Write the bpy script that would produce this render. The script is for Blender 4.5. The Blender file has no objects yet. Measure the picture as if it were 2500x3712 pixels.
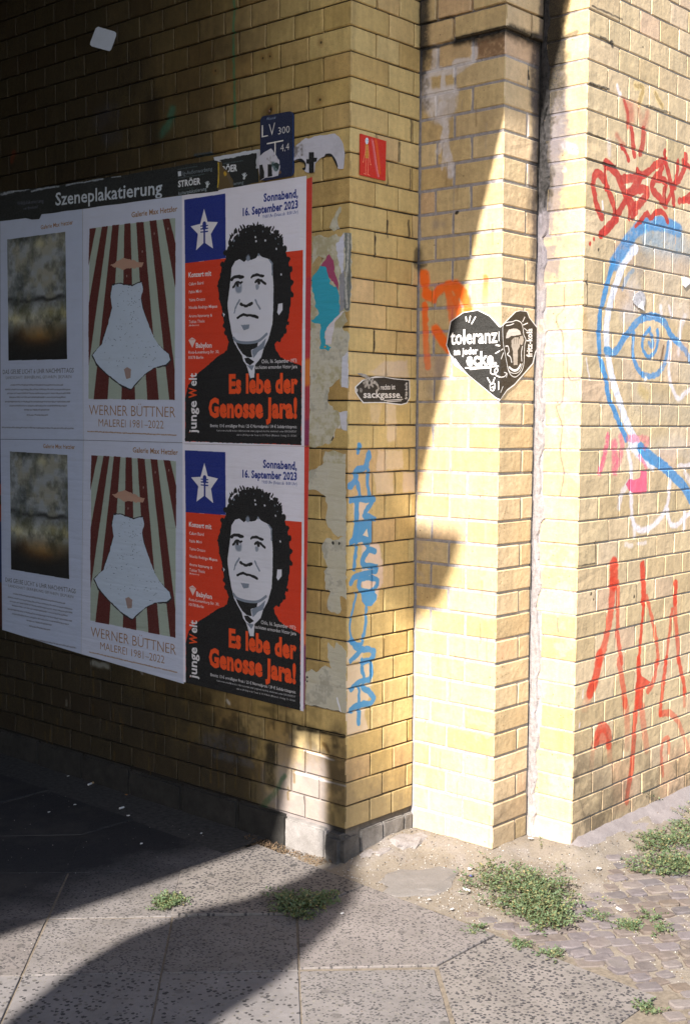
import bpy, bmesh, math, random
import numpy as np
from mathutils import Vector
random.seed(7); np.random.seed(7)
R = math.radians
scene = bpy.context.scene
col = scene.collection

# ------------------------------------------------------------------ camera, world, sun, exposure
F_PX = 4567.3655                      # focal length in pixels of the 2500 px wide photograph
YAW, PITCH, ROLL = 0.8437, 0.0745, 0.0073
CAM = np.array([-3.00324, -2.65971, 1.44756])
def cam_axes():
    f = np.array([math.sin(YAW)*math.cos(PITCH), math.cos(YAW)*math.cos(PITCH), -math.sin(PITCH)])
    r = np.array([math.cos(YAW), -math.sin(YAW), 0.0]); u = np.cross(r, f)
    return f, math.cos(ROLL)*r+math.sin(ROLL)*u, -math.sin(ROLL)*r+math.cos(ROLL)*u
AX_F, AX_R, AX_U = cam_axes()
cd = bpy.data.cameras.new('camera'); cam = bpy.data.objects.new('camera', cd); col.objects.link(cam)
from mathutils import Matrix
m = Matrix.Identity(4)
for i in range(3):
    m[i][0] = AX_R[i]; m[i][1] = AX_U[i]; m[i][2] = -AX_F[i]; m[i][3] = CAM[i]
cam.matrix_world = m
cd.sensor_fit = 'HORIZONTAL'; cd.sensor_width = 24.0; cd.lens = 24.0*F_PX/2500.0
cd.clip_start = 0.05; cd.clip_end = 500
scene.camera = cam
SK, SM = 0.22, 0.81                   # sun travels along (1, SK, -SM)
sun_el = math.atan2(SM, math.hypot(1, SK))
to_sun = Vector((-1, -SK, SM)).normalized()
world = bpy.data.worlds.new('World'); scene.world = world; world.use_nodes = True
wn = world.node_tree; bgn = wn.nodes['Background']
sky = wn.nodes.new('ShaderNodeTexSky'); sky.sky_type = 'NISHITA'; sky.sun_disc = False
sky.sun_elevation = sun_el; sky.sun_rotation = math.atan2(to_sun.x, to_sun.y)
sky.air_density = 1.0; sky.dust_density = 1.5
wn.links.new(sky.outputs[0], bgn.inputs[0]); bgn.inputs[1].default_value = 0.068
sl = bpy.data.lights.new('sun', 'SUN'); sl.energy = 4.0; sl.angle = R(0.53); sl.color = (1.0, 0.94, 0.86)
so = bpy.data.objects.new('sun', sl); col.objects.link(so)
so.rotation_euler = to_sun.to_track_quat('Z', 'Y').to_euler()
scene.view_settings.view_transform = 'Standard'; scene.view_settings.look = 'None'
scene.view_settings.exposure = 1.93; scene.view_settings.gamma = 1.0
scene.view_settings.use_curve_mapping = False
scene.render.engine = 'CYCLES'
scene.render.resolution_x = 689; scene.render.resolution_y = 1024
scene.cycles.max_bounces = 8; scene.cycles.diffuse_bounces = 5

# ------------------------------------------------------------------ the stepped masonry, in metres
H = 0.0775                              # one brick course
A, B, CC, DD = 0.347, 0.3372, 0.2072, 0.1729
X1, Y1, X2, Y2 = A, -B, A+CC, -B-DD     # plan of the steps: x of the pier face, y of its front, ...
PL = {'L': (0, 0.0), 'M': (1, 0.0), 'N': (0, X1), 'O': (1, Y1), 'P': (0, X2), 'Q': (1, Y2), 'G': (2, 0.0)}
def survey(pl, x, y):
    """point of a wall or ground plane seen at a pixel of the 2500 x 3712 photograph"""
    d = AX_F + AX_R*(x-1250)/F_PX - AX_U*(y-1856)/F_PX
    i, v = PL[pl]
    return CAM + d*(v-CAM[i])/d[i]
def sz(pl, x, y):
    p = survey(pl, x, y)
    return (p[1] if PL[pl][0] == 0 else p[0], p[2]) if pl != 'G' else (p[0], p[1])
def crop(pl, ox, oy, s):
    def f(*pts): return [sz(pl, ox+a/s, oy+b/s) for a, b in pts]
    return f

# ------------------------------------------------------------------ helpers for objects
def tag(o, label=None, cat=None, group=None, kind=None):
    if label: o['label'] = label
    if cat: o['category'] = cat
    if group: o['group'] = group
    if kind: o['kind'] = kind
    return o
def empty(name, loc=(0, 0, 0)):
    o = bpy.data.objects.new(name, None); o.location = loc; col.objects.link(o); return o
def link(name, me, mats=(), parent=None, loc=None):
    for mt in mats:
        if mt.name not in [x.name for x in me.materials if x]: me.materials.append(mt)
    o = bpy.data.objects.new(name, me); col.objects.link(o)
    if parent: 
        o.parent = parent
        if loc is not None: o.location = Vector(loc)-parent.location
        else: o.location = -parent.location
    elif loc is not None: o.location = loc
    return o
def pydata(name, vs, fs, mats=(), parent=None, loc=None, mi=None, smooth=False):
    me = bpy.data.meshes.new(name); me.from_pydata([tuple(map(float, v)) for v in vs], [], fs)
    o = link(name, me, mats, parent, loc)
    if mi is not None:
        for p, i in zip(me.polygons, mi): p.material_index = i
    if smooth: me.polygons.foreach_set('use_smooth', [True]*len(me.polygons))
    return o
def box_vf(x0, x1, y0, y1, z0, z1):
    v = [(x0, y0, z0), (x1, y0, z0), (x1, y1, z0), (x0, y1, z0), (x0, y0, z1), (x1, y0, z1), (x1, y1, z1), (x0, y1, z1)]
    f = [(0, 3, 2, 1), (4, 5, 6, 7), (0, 1, 5, 4), (1, 2, 6, 5), (2, 3, 7, 6), (3, 0, 4, 7)]
    return v, f

# ------------------------------------------------------------------ flat print: canvases rasterised in metres
def lin(c): return tuple(v/255.0 for v in c)
_ns = {}
def vnoise(h, w, cell, seed=0):
    rs = np.random.RandomState(seed+int(cell*7)+h); gh, gw = int(h/cell)+3, int(w/cell)+3
    g = rs.rand(gh, gw)
    y = np.arange(h)/cell; x = np.arange(w)/cell
    yi = y.astype(int); xi = x.astype(int); fy = (y-yi)[:, None]; fx = (x-xi)[None, :]
    fy = fy*fy*(3-2*fy); fx = fx*fx*(3-2*fx)
    a = g[yi][:, xi]; b = g[yi][:, xi+1]; c = g[yi+1][:, xi]; d = g[yi+1][:, xi+1]
    return (a*(1-fx)+b*fx)*(1-fy)+(c*(1-fx)+d*fx)*fy
class Canvas:
    def __init__(s, name, s0, s1, z0, z1, res=1000, base=None):
        s.name = name; s.s0, s.s1, s.z0, s.z1, s.res = s0, s1, z0, z1, res
        s.w = int((s1-s0)*res); s.h = int((z1-z0)*res)
        s.px = np.zeros((s.h, s.w, 4), np.float32)
        if base is not None: s.px[..., :3] = lin(base); s.px[..., 3] = 1
    def _t(s, pts): return [((a-s.s0)*s.res, (b-s.z0)*s.res) for a, b in pts]
    def _box(s, P, pad):
        xs = [p[0] for p in P]; ys = [p[1] for p in P]
        x0 = max(0, int(min(xs)-pad)); x1 = min(s.w, int(max(xs)+pad)+2)
        y0 = max(0, int(min(ys)-pad)); y1 = min(s.h, int(max(ys)+pad)+2)
        return x0, x1, y0, y1
    def _over(s, x0, x1, y0, y1, cov, color):
        if x1 <= x0 or y1 <= y0: return
        d = s.px[y0:y1, x0:x1]; a = cov[..., None].astype(np.float32)
        da = d[..., 3:4]; oa = a+da*(1-a)
        c = np.array(lin(color), np.float32)
        rgb = (c*a + d[..., :3]*da*(1-a))/np.maximum(oa, 1e-5)
        d[..., :3] = rgb; d[..., 3:4] = oa
    def poly(s, pts, color, alpha=1.0, soft=0.0, rough=0.0, noise=0.0, cell=14, seed=0):
        P = s._t(pts); pad = 2+(soft+rough)*s.res*2
        x0, x1, y0, y1 = s._box(P, pad)
        if x1 <= x0 or y1 <= y0: return
        Y, X = np.mgrid[y0:y1, x0:x1].astype(np.float32)
        X += .5; Y += .5
        if rough:
            X = X+(vnoise(y1-y0, x1-x0, 9, seed)-.5)*rough*s.res*2+(vnoise(y1-y0, x1-x0, 28, seed+3)-.5)*rough*s.res*2
            Y = Y+(vnoise(y1-y0, x1-x0, 9, seed+1)-.5)*rough*s.res*2+(vnoise(y1-y0, x1-x0, 28, seed+4)-.5)*rough*s.res*2
        ins = np.zeros(X.shape, bool); n = len(P)
        dist = np.full(X.shape, 1e9, np.float32) if soft else None
        for i in range(n):
            ax, ay = P[i]; bx, by = P[(i+1) % n]
            if ay != by:
                c = ((ay > Y) != (by > Y)) & (X < (bx-ax)*(Y-ay)/(by-ay)+ax)
                ins ^= c
            if soft:
                L2 = (bx-ax)**2+(by-ay)**2+1e-9
                t = np.clip(((X-ax)*(bx-ax)+(Y-ay)*(by-ay))/L2, 0, 1)
                dist = np.minimum(dist, np.hypot(X-ax-t*(bx-ax), Y-ay-t*(by-ay)))
        if soft:
            sd = np.where(ins, dist, -dist)/(soft*s.res)
            cov = np.clip(.5+.5*sd, 0, 1); cov = cov*cov*(3-2*cov)
        else: cov = ins.astype(np.float32)
        cov = cov*alpha
        if noise: cov = cov*np.clip(1-noise+noise*2.4*(vnoise(y1-y0, x1-x0, cell, seed+9)*.6+vnoise(y1-y0, x1-x0, max(3, cell/4), seed+5)*.4-.15), 0, 1)
        s._over(x0, x1, y0, y1, cov, color)
    def stroke(s, pts, w, color, alpha=1.0, soft=.25, w2=None, a2=None, noise=0.0, cell=14, seed=0, smooth=True):
        """w in metres; tapers to w2 / alpha to a2"""
        P = s._t(pts)
        if smooth and len(P) > 2:
            q = []
            for i in range(len(P)-1):
                p0 = P[max(i-1, 0)]; p1 = P[i]; p2 = P[i+1]; p3 = P[min(i+2, len(P)-1)]
                for k in range(5):
                    t = k/5
                    q.append(tuple(.5*((2*p1[j])+(-p0[j]+p2[j])*t+(2*p0[j]-5*p1[j]+4*p2[j]-p3[j])*t*t+(-p0[j]+3*p1[j]-3*p2[j]+p3[j])*t**3) for j in (0, 1)))
            q.append(P[-1]); P = q
        if len(P) == 1: P = P*2
        w2 = w if w2 is None else w2; a2 = alpha if a2 is None else a2
        r0, r1 = w*s.res/2, w2*s.res/2
        x0, x1, y0, y1 = s._box(P, max(r0, r1)*1.6+2)
        if x1 <= x0 or y1 <= y0: return
        Y, X = np.mgrid[y0:y1, x0:x1].astype(np.float32)
        if noise or soft > .1:
            X = X+(vnoise(y1-y0, x1-x0, 11, seed)-.5)*min(r0, 5); Y = Y+(vnoise(y1-y0, x1-x0, 11, seed+1)-.5)*min(r0, 5)
        cov = np.zeros(X.shape, np.float32); n = max(1, len(P)-1)
        for i in range(len(P)-1):
            ax, ay = P[i]; bx, by = P[i+1]
            L2 = (bx-ax)**2+(by-ay)**2+1e-9
            t = np.clip(((X-ax)*(bx-ax)+(Y-ay)*(by-ay))/L2, 0, 1)
            dd = np.hypot(X-ax-t*(bx-ax), Y-ay-t*(by-ay))
            g = (i+t)/n; rr = r0+(r1-r0)*g; aa = alpha+(a2-alpha)*g
            e = np.clip((rr*(1+soft)-dd)/(rr*2*soft+1e-3), 0, 1)
            cov = np.maximum(cov, e*e*(3-2*e)*aa)
        if noise: cov = cov*np.clip(1-noise+noise*2.4*(vnoise(y1-y0, x1-x0, cell, seed+9)*.5+vnoise(y1-y0, x1-x0, 4, seed+5)*.5-.1), 0, 1)
        s._over(x0, x1, y0, y1, cov, color)
    def dot(s, p, r, color, alpha=1.0, soft=.3, noise=0.0, seed=0):
        s.stroke([p, p], 2*r, color, alpha, soft, noise=noise, seed=seed, smooth=False)
    def text(s, txt, a, b, t, color, bold=0.0, alpha=1.0):
        """baseline from a to b, t = point at cap height above a"""
        tris, tw, th = glyphs(txt, bold)
        if tris is None: return
        a = np.array(a); ex = (np.array(b)-a)/tw; ey = (np.array(t)-a)/th
        T = (a+tris[..., 0:1]*ex+tris[..., 1:2]*ey-np.array([s.s0, s.z0]))*s.res
        c = np.array(lin(color), np.float32)
        xs0 = int(T[..., 0].min())-1; xs1 = int(T[..., 0].max())+2; ys0 = int(T[..., 1].min())-1; ys1 = int(T[..., 1].max())+2
        cov = np.zeros((max(1, ys1-ys0), max(1, xs1-xs0)), np.float32)
        for q in T:
            q = q-np.array([xs0, ys0])
            i0 = max(0, int(q[:, 0].min())); i1 = min(cov.shape[1], int(q[:, 0].max())+2)
            j0 = max(0, int(q[:, 1].min())); j1 = min(cov.shape[0], int(q[:, 1].max())+2)
            if i1 <= i0 or j1 <= j0: continue
            xx = np.arange(i0, i1)[None, :]+.5; yy = np.arange(j0, j1)[:, None]+.5
            d = []
            for k in range(3):
                p0 = q[k]; p1 = q[(k+1) % 3]
                d.append((p1[0]-p0[0])*(yy-p0[1])-(p1[1]-p0[1])*(xx-p0[0]))
            ins = ((d[0] >= -.01) & (d[1] >= -.01) & (d[2] >= -.01)) | ((d[0] <= .01) & (d[1] <= .01) & (d[2] <= .01))
            cov[j0:j1, i0:i1][ins] = 1
        X0, X1_, Y0, Y1_ = max(0, xs0), min(s.w, xs1), max(0, ys0), min(s.h, ys1)
        if X1_ > X0 and Y1_ > Y0:
            s._over(X0, X1_, Y0, Y1_, cov[Y0-ys0:Y1_-ys0, X0-xs0:X1_-xs0]*alpha, color)
    def wash(s, fn, color):
        z = (np.arange(s.h)/s.res+s.z0)[:, None]; q = (np.arange(s.w)/s.res+s.s0)[None, :]
        n = vnoise(s.h, s.w, 60, 1)*.5+vnoise(s.h, s.w, 18, 2)*.3+vnoise(s.h, s.w, 6, 3)*.2
        cov = np.clip(fn(q+0*z, z+0*q, n), 0, 1)
        s._over(0, s.w, 0, s.h, cov, color)
    def image(s):
        im = bpy.data.images.new(s.name, s.w, s.h, alpha=True)
        im.alpha_mode = 'CHANNEL_PACKED'
        im.pixels.foreach_set(np.ascontiguousarray(s.px, np.float32).ravel()); im.update(); im.pack()
        return im
_gl = {}
def glyphs(txt, bold):
    k = (txt, bold)
    if k in _gl: return _gl[k]
    cu = bpy.data.curves.new('t', 'FONT'); cu.body = txt; cu.size = 1; cu.offset = bold; cu.resolution_u = 2
    if bold: cu.space_character = 1+bold*1.2
    ob = bpy.data.objects.new('t', cu); col.objects.link(ob)
    dg = bpy.context.evaluated_depsgraph_get(); me = ob.evaluated_get(dg).to_mesh()
    if not me or not len(me.vertices): _gl[k] = (None, 1, 1)
    else:
        me.calc_loop_triangles(); v = np.array([x.co[:2] for x in me.vertices])
        tr = v[np.array([t.vertices[:] for t in me.loop_triangles])]
        x0 = tr[..., 0].min(); tr[..., 0] -= x0
        _gl[k] = (tr, tr[..., 0].max(), 0.70)
    ob.evaluated_get(dg).to_mesh_clear(); bpy.data.objects.remove(ob); bpy.data.curves.remove(cu)
    return _gl[k]

# ------------------------------------------------------------------ materials
class NT:
    def __init__(s, name):
        s.m = bpy.data.materials.new(name); s.m.use_nodes = True; s.t = s.m.node_tree; s.b = s.t.nodes['Principled BSDF']
    def n(s, typ, **kw):
        x = s.t.nodes.new('ShaderNode'+typ)
        for k, v in kw.items(): setattr(x, k, v)
        return x
    def l(s, a, b): s.t.links.new(a, b)
    def val(s, x, inp):
        if hasattr(x, 'is_output') or isinstance(x, bpy.types.NodeSocket): s.l(x, inp)
        else: inp.default_value = x
    def math(s, op, a, b=0.0, c=None, clamp=False):
        x = s.n('Math', operation=op); x.use_clamp = clamp; s.val(a, x.inputs[0]); s.val(b, x.inputs[1])
        if c is not None: s.val(c, x.inputs[2])
        return x.outputs[0]
    def mix(s, f, a, b, blend='MIX'):
        x = s.n('Mix', data_type='RGBA', blend_type=blend)
        s.val(f, x.inputs[0])
        for v, i in ((a, 6), (b, 7)):
            if isinstance(v, tuple): x.inputs[i].default_value = (*v[:3], 1)
            else: s.l(v, x.inputs[i])
        return x.outputs[2]
    def noise(s, vec, scale, detail=3, rough=.6, out=0, dist=0.0):
        x = s.n('TexNoise'); x.inputs['Scale'].default_value = scale; x.inputs['Detail'].default_value = detail
        x.inputs['Roughness'].default_value = rough; x.inputs['Distortion'].default_value = dist
        if vec is not None: s.l(vec, x.inputs['Vector'])
        return x.outputs[out]
    def ramp(s, f, stops, interp='LINEAR'):
        x = s.n('ValToRGB'); x.color_ramp.interpolation = interp
        e = x.color_ramp.elements
        while len(e) < len(stops): e.new(.5)
        for q, (p, c) in zip(e, stops):
            q.position = p; q.color = (*c, 1) if isinstance(c, tuple) else (c, c, c, 1)
        s.l(f, x.inputs[0]); return x.outputs[0]
    def rng(s, f, a, b, c, d):
        x = s.n('MapRange'); x.clamp = True
        s.l(f, x.inputs[0]); x.inputs[1].default_value = a; x.inputs[2].default_value = b; x.inputs[3].default_value = c; x.inputs[4].default_value = d
        return x.outputs[0]
    def bump(s, h, strength=.5, dist=.002, prev=None):
        x = s.n('Bump'); x.inputs['Strength'].default_value = strength; x.inputs['Distance'].default_value = dist
        s.l(h, x.inputs['Height'])
        if prev is not None: s.l(prev, x.inputs['Normal'])
        return x.outputs[0]
def pos(nt): return nt.n('NewGeometry').outputs['Position']
def simple(name, c, rough=.7, var=.15, scale=40, bump=0.0, spec=.3):
    nt = NT(name); p = pos(nt)
    n = nt.noise(p, scale, 4)
    c2 = tuple(min(1, v*(1+var)) for v in c); c1 = tuple(v*(1-var) for v in c)
    nt.l(nt.mix(nt.rng(n, .3, .7, 0, 1), c1, c2), nt.b.inputs['Base Color'])
    nt.b.inputs['Roughness'].default_value = rough; nt.b.inputs['Specular IOR Level'].default_value = spec
    if bump: nt.l(nt.bump(n, bump, .003), nt.b.inputs['Normal'])
    return nt.m
def canvas_uv(nt, plane, cv):
    p = pos(nt); sep = nt.n('SeparateXYZ'); nt.l(p, sep.inputs[0])
    u = nt.rng(sep.outputs[1 if PL[plane][0] == 0 else 0], cv.s0, cv.s1, 0, 1)
    v = nt.rng(sep.outputs[2], cv.z0, cv.z1, 0, 1)
    for q in (u, v): q.node.clamp = False
    cmb = nt.n('CombineXYZ'); nt.l(u, cmb.inputs[0]); nt.l(v, cmb.inputs[1])
    return p, cmb.outputs[0]
def img_node(nt, uv, im):
    x = nt.n('TexImage', image=im, extension='CLIP', interpolation='Linear'); nt.l(uv, x.inputs[0]); return x
def wall_mat(plane, kind, cv, im, ramp, speck=.35, bump=.35, coarse=.0, soot=None, mortar=None, vscale=1.0):
    nt = NT('%s_%s' % (kind, {'L': 'underpass', 'M': 'reveal', 'N': 'pier_side', 'O': 'pier_front', 'P': 'facade_return', 'Q': 'facade'}[plane]))
    p, uv = canvas_uv(nt, plane, cv)
    t = img_node(nt, uv, im)
    fine = nt.noise(p, 420, 3, .7); mid = nt.noise(p, 60, 4, .6); big = nt.noise(p, 9, 3, .55)
    if kind == 'brick':
        oi = nt.n('ObjectInfo').outputs['Random']; isl = nt.n('NewGeometry').outputs['Random Per Island']
        r = nt.math('FRACT', nt.math('ADD', oi, isl))
        c = nt.ramp(r, ramp)
        v = nt.math('MULTIPLY', nt.rng(mid, .25, .75, .86, 1.12), nt.rng(big, .3, .7, .9, 1.1))
        v = nt.math('MULTIPLY', v, nt.rng(fine, .25, .75, 1-speck*.5, 1+speck*.4))
        # vertical run-off streaks
        mp = nt.n('Mapping'); mp.inputs['Scale'].default_value = (38, 38, 2.2); nt.l(p, mp.inputs[0])
        st = nt.noise(mp.outputs[0], 1.0, 4, .6)
        v = nt.math('MULTIPLY', v, nt.rng(st, .3, .62, .88, 1.05))
        # stray dark pits
        vo = nt.n('TexVoronoi'); vo.inputs['Scale'].default_value = 70; nt.l(p, vo.inputs['Vector'])
        pit = nt.rng(vo.outputs['Distance'], .03, .13, .35, 1)
        v = nt.math('MULTIPLY', v, nt.math('MAXIMUM', pit, nt.rng(big, .40, .60, 1, 0)))
    else:
        c = nt.ramp(mid, [(.3, tuple(q*.65 for q in mortar)), (.7, mortar)])
        v = nt.rng(fine, .25, .75, .7, 1.25)
    hs = nt.n('HueSaturation'); nt.l(c, hs.inputs['Color']); nt.l(v, hs.inputs['Value'])
    base = hs.outputs[0]
    a = nt.math('MULTIPLY', t.outputs['Alpha'], nt.rng(fine, .2, .6, .82, 1.0) if kind == 'brick' else (nt.rng(mid, .35, .65, .35, .85) if plane in 'QM' else nt.rng(mid, .35, .65, .85, 1.0)))
    out = nt.mix(a, base, t.outputs['Color'])
    nt.l(out, nt.b.inputs['Base Color'])
    nt.b.inputs['Roughness'].default_value = .62 if kind == 'brick' else .9
    nt.b.inputs['Specular IOR Level'].default_value = .3
    b1 = nt.bump(fine, bump, .0012)
    b2 = nt.bump(mid, bump*.8+coarse, .0028, b1)
    b3 = nt.bump(nt.noise(p, 22, 2), .45, .006, b2)
    nt.l(b3, nt.b.inputs['Normal'])
    return nt.m
def print_mat(name, plane, cv, im, rough=.5, z_shift=0.0, wrinkle=.45, grain=.10, age=(.75, .74, .70), s_shift=0.0, cut=False):
    nt = NT(name); p, uv = canvas_uv(nt, plane, cv)
    if z_shift or s_shift:
        ad = nt.n('VectorMath', operation='ADD'); nt.l(uv, ad.inputs[0])
        ad.inputs[1].default_value = (s_shift/(cv.s1-cv.s0), z_shift/(cv.z1-cv.z0), 0); uv = ad.outputs[0]
    t = img_node(nt, uv, im)
    n = nt.noise(p, 14, 4, .6); f = nt.noise(p, 500, 2)
    c = nt.mix(nt.rng(n, .45, .75, 0, .18), t.outputs['Color'], age, 'MULTIPLY')
    c = nt.mix(nt.rng(f, .3, .7, 0, grain), c, (.5, .5, .5))
    nt.l(c, nt.b.inputs['Base Color'])
    nt.b.inputs['Roughness'].default_value = rough; nt.b.inputs['Specular IOR Level'].default_value = .09
    mp = nt.n('Mapping'); mp.inputs['Scale'].default_value = (3, 3, 13); nt.l(p, mp.inputs[0])
    w = nt.noise(mp.outputs[0], 2.2, 4, .55)
    sz_ = nt.n('SeparateXYZ'); nt.l(p, sz_.inputs[0])
    fr = nt.math('FRACT', nt.math('ADD', nt.math('DIVIDE', sz_.outputs[2], H), .6 if plane == 'L' else .6))
    dj = nt.rng(nt.math('MINIMUM', fr, nt.math('SUBTRACT', 1.0, fr)), 0, .11, 0, 1)   # the courses press through the paper
    b0 = nt.bump(dj, wrinkle*.8, .0022)
    nt.l(nt.bump(nt.noise(p, 30, 3), wrinkle, .002, nt.bump(w, wrinkle, .012, b0)), nt.b.inputs['Normal'])
    if cut:
        nt.l(t.outputs['Alpha'], nt.b.inputs['Alpha'])
    return nt.m
# ------------------------------------------------------------------ sprayed paint, soot and lime on each wall face
Z1 = 3.05
RED = (178, 34, 26); ORG = (204, 50, 20); BLU = (54, 132, 188); WHT = (214, 218, 232); CYB = (62, 146, 200); SPR = (236, 98, 14)
BLK = (16, 15, 14)

# ---- facade (graffiti)
cq = Canvas('facade_paint', X2-.02, 1.62, 0, Z1, 800)
q1 = crop('Q', 2000, 0, 2.91); q2 = crop('Q', 2000, 800, 2.91); q3 = crop('Q', 2000, 1600, 2.91); q4 = crop('Q', 2000, 2400, 2.91)
w = lambda px: px/2.91*.00122       # crop pixels of width -> metres on this wall
W = cq.stroke
# old grey roller smears
for pts, ww, a, c in ((q2((900, 330), (980, 420), (900, 520)), 190, .55, (150, 140, 135)), (q2((1040, 300), (1200, 420), (1400, 380)), 230, .30, (185, 180, 175)),
                      (q2((1100, 620), (1300, 640), (1455, 720)), 260, .28, (170, 160, 150)), (q2((840, 700), (900, 850), (780, 980)), 170, .5, (190, 185, 190)),
                      (q2((1180, 900), (1400, 960)), 190, .25, (215, 205, 210)), (q2((740, 1500), (830, 1700)), 200, .35, (160, 152, 140)),
                      (q2((900, 1900), (1200, 2000), (1455, 2050)), 220, .35, (170, 162, 150)), (q2((1300, 1500), (1455, 1650)), 200, .3, (180, 170, 165)),
                      (q2((1350, 200), (1455, 330)), 200, .35, (120, 150, 175)), (q2((1000, 150), (1300, 230)), 230, .55, (105, 150, 185)),
                      (q3((1050, 120), (1300, 60), (1455, 130)), 200, .3, (190, 185, 185)), (q2((930, 1780), (1000, 1850)), 90, .3, (205, 170, 60)), (q2((330, 950), (350, 1150)), 90, .35, (190, 140, 40))):
    W(pts, w(ww), c, a, soft=.8, noise=.6, seed=int(ww))
# white shadow of the blue head
W(q2((880, 290), (760, 440), (690, 620), (630, 800), (590, 1000), (575, 1200), (590, 1420), (630, 1650), (690, 1850), (760, 2060), (830, 2230), (900, 2330)), w(85), WHT, .93, soft=.15, noise=.25)
W(q3((830, 20), (900, 110), (990, 200), (1060, 260)), w(90), WHT, .85, soft=.3, noise=.3)
W(q2((1330, 100), (1200, 45), (1060, 25), (930, 70), (820, 190), (720, 340), (650, 450)), w(125), BLU, .88, soft=.2, noise=.42)
W(q2((650, 430), (600, 580), (560, 740), (520, 900), (500, 1050), (492, 1200), (500, 1400), (530, 1550), (570, 1700), (590, 1850), (650, 2000), (715, 2150), (780, 2300)), w(62), BLU, .96, soft=.12, noise=.15)
W(q3((930, 70), (1010, 150), (1110, 220), (1210, 300), (1310, 400), (1390, 480), (1470, 620)), w(100), BLU, .93, soft=.15, noise=.15)
W(q2((850, 520), (790, 600), (740, 720)), w(45), BLU, .5, soft=.5, noise=.6)
# eye
W(q2((570, 1370), (660, 1390), (740, 1270), (840, 1130), (950, 1030), (1080, 1010), (1190, 1080), (1260, 1220), (1340, 1285)), w(66), BLU, .92, soft=.15, noise=.3)
W(q2((860, 1180), (852, 1400), (890, 1540), (950, 1620)), w(50), BLU, .9, soft=.15, noise=.3)
W(q2((950, 1620), (1060, 1640), (1160, 1560), (1205, 1430), (1225, 1290)), w(52), BLU, .85, soft=.2, noise=.45)
W(q2((1030, 1140), (965, 1230), (955, 1350), (1020, 1440), (1085, 1380), (1115, 1260), (1110, 1160)), w(42), BLU, .92, soft=.15, noise=.25)
W(q2((1020, 1160), (1060, 1240), (1060, 1330), (1020, 1290)), w(38), BLU, .85, soft=.3, noise=.4)
W(q2((1320, 1285), (1400, 1370), (1470, 1500)), w(62), BLU, .7, soft=.3, noise=.6)
cq.dot(q2((985, 1670))[0], w(25), (235, 238, 240), .9)
W(q2((1175, 1330), (1145, 1480)), w(36), (92, 62, 40), .8, noise=.5)
# white tag and runs
for pts, ww, a in ((q2((1140, 900), (1150, 1010)), 40, .6), (q2((1230, 900), (1260, 1010)), 40, .55), (q2((1400, 1010), (1350, 1150), (1330, 1400)), 60, .4),
                   (q2((1245, 1290), (1230, 1600), (1270, 1780), (1325, 1880), (1390, 1830), (1455, 1780)), 48, .7),
                   (q3((800, 90), (835, 300), (835, 560), (840, 780), (870, 890), (950, 940), (1050, 900), (1150, 800), (1215, 650), (1240, 430)), 50, .75),
                   (q3((860, 850), (870, 1000)), 46, .55), (q3((1215, 730), (1240, 860), (1310, 890), (1400, 800), (1460, 760)), 46, .75),
                   (q3((700, 700), (740, 540), (800, 440)), 60, .5), (q3((1330, 260), (1460, 250)), 40, .6), (q3((1400, 330), (1455, 420)), 60, .5), (q3((1400, 760), (1390, 930)), 50, .5),
                   (q3((770, 1090), (840, 1100)), 40, .4), (q3((900, 1085), (990, 1070)), 30, .4), (q2((360, 1460), (400, 1680)), 22, .45), (q1((690, 910), (720, 990)), 40, .8),
                   (q1((600, 1490), (600, 1620)), 60, .3), (q1((525, 2130), (530, 2210)), 22, .8), (q4((330, 300), (322, 380)), 18, .5), (q4((295, 650), (285, 700)), 18, .6)):
    W(pts, w(ww), (232, 226, 236), a, soft=.5, noise=.35, seed=int(ww)+3)
# pinks
PNK = (226, 84, 124)
for pts, ww, a in ((q3((590, -60), (560, 120), (500, 330)), 60, .85), (q3((660, 30), (660, 310)), 95, .7), (q3((700, 240), (740, 60), (720, -40)), 70, .6), (q3((920, 150), (990, 280)), 40, .6),
                   (q3((800, -30), (1000, -20), (980, 60)), 60, .5)):
    W(pts, w(ww), PNK, a, soft=.3, noise=.7, cell=5, seed=int(ww))
cq.poly(q3((775, 450), (810, 395), (870, 412), (925, 385), (935, 312), (1000, 312), (1000, 535), (930, 560), (850, 545), (800, 505)), PNK, .92, rough=.0015)
# red tag
def rt(pts, ww=44, a=.96, c=RED, **k): W(q1(*pts), w(ww)*1.5, c, a, soft=k.pop('soft', .12), noise=.12, seed=int(ww+len(pts)), **k)
cq.poly(q1((735, 1030), (860, 1080), (870, 1290), (810, 1310)), RED, .55, soft=.012, noise=.3)
rt([(760, 1060), (790, 1180), (800, 1330)], 30, .8, soft=.5); rt([(680, 1420), (730, 1500), (770, 1540)], 30, .5, soft=.8)
rt([(1010, 1190), (975, 1340)], 46, .45, soft=.9); rt([(900, 1130), (950, 1300)], 60, .25, soft=.9)
rt([(735, 1545), (780, 1620), (808, 1690)], 30); rt([(835, 1350), (850, 1500), (868, 1640)], 42); rt([(965, 1370), (955, 1500), (930, 1610)], 46, .85)
rt([(520, 2290), (480, 2200), (445, 2060), (432, 1930), (450, 1840), (500, 1835), (560, 1920), (610, 2060), (650, 2180), (672, 2300)], 46)
rt([(560, 1735), (558, 1830), (566, 1990)], 34); rt([(565, 1725), (620, 1760), (680, 1830), (730, 1940), (780, 2050), (850, 2160), (880, 2230)], 56)
rt([(800, 2080), (740, 2180), (680, 2280), (620, 2360), (560, 2430), (510, 2480)], 44); rt([(790, 2100), (815, 2200), (812, 2310)], 30)
rt([(740, 1890), (840, 1880), (930, 1870), (870, 1970), (810, 2050), (900, 2000), (990, 2000), (1000, 2060), (930, 2140), (860, 2200), (850, 2280)], 50)
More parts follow.
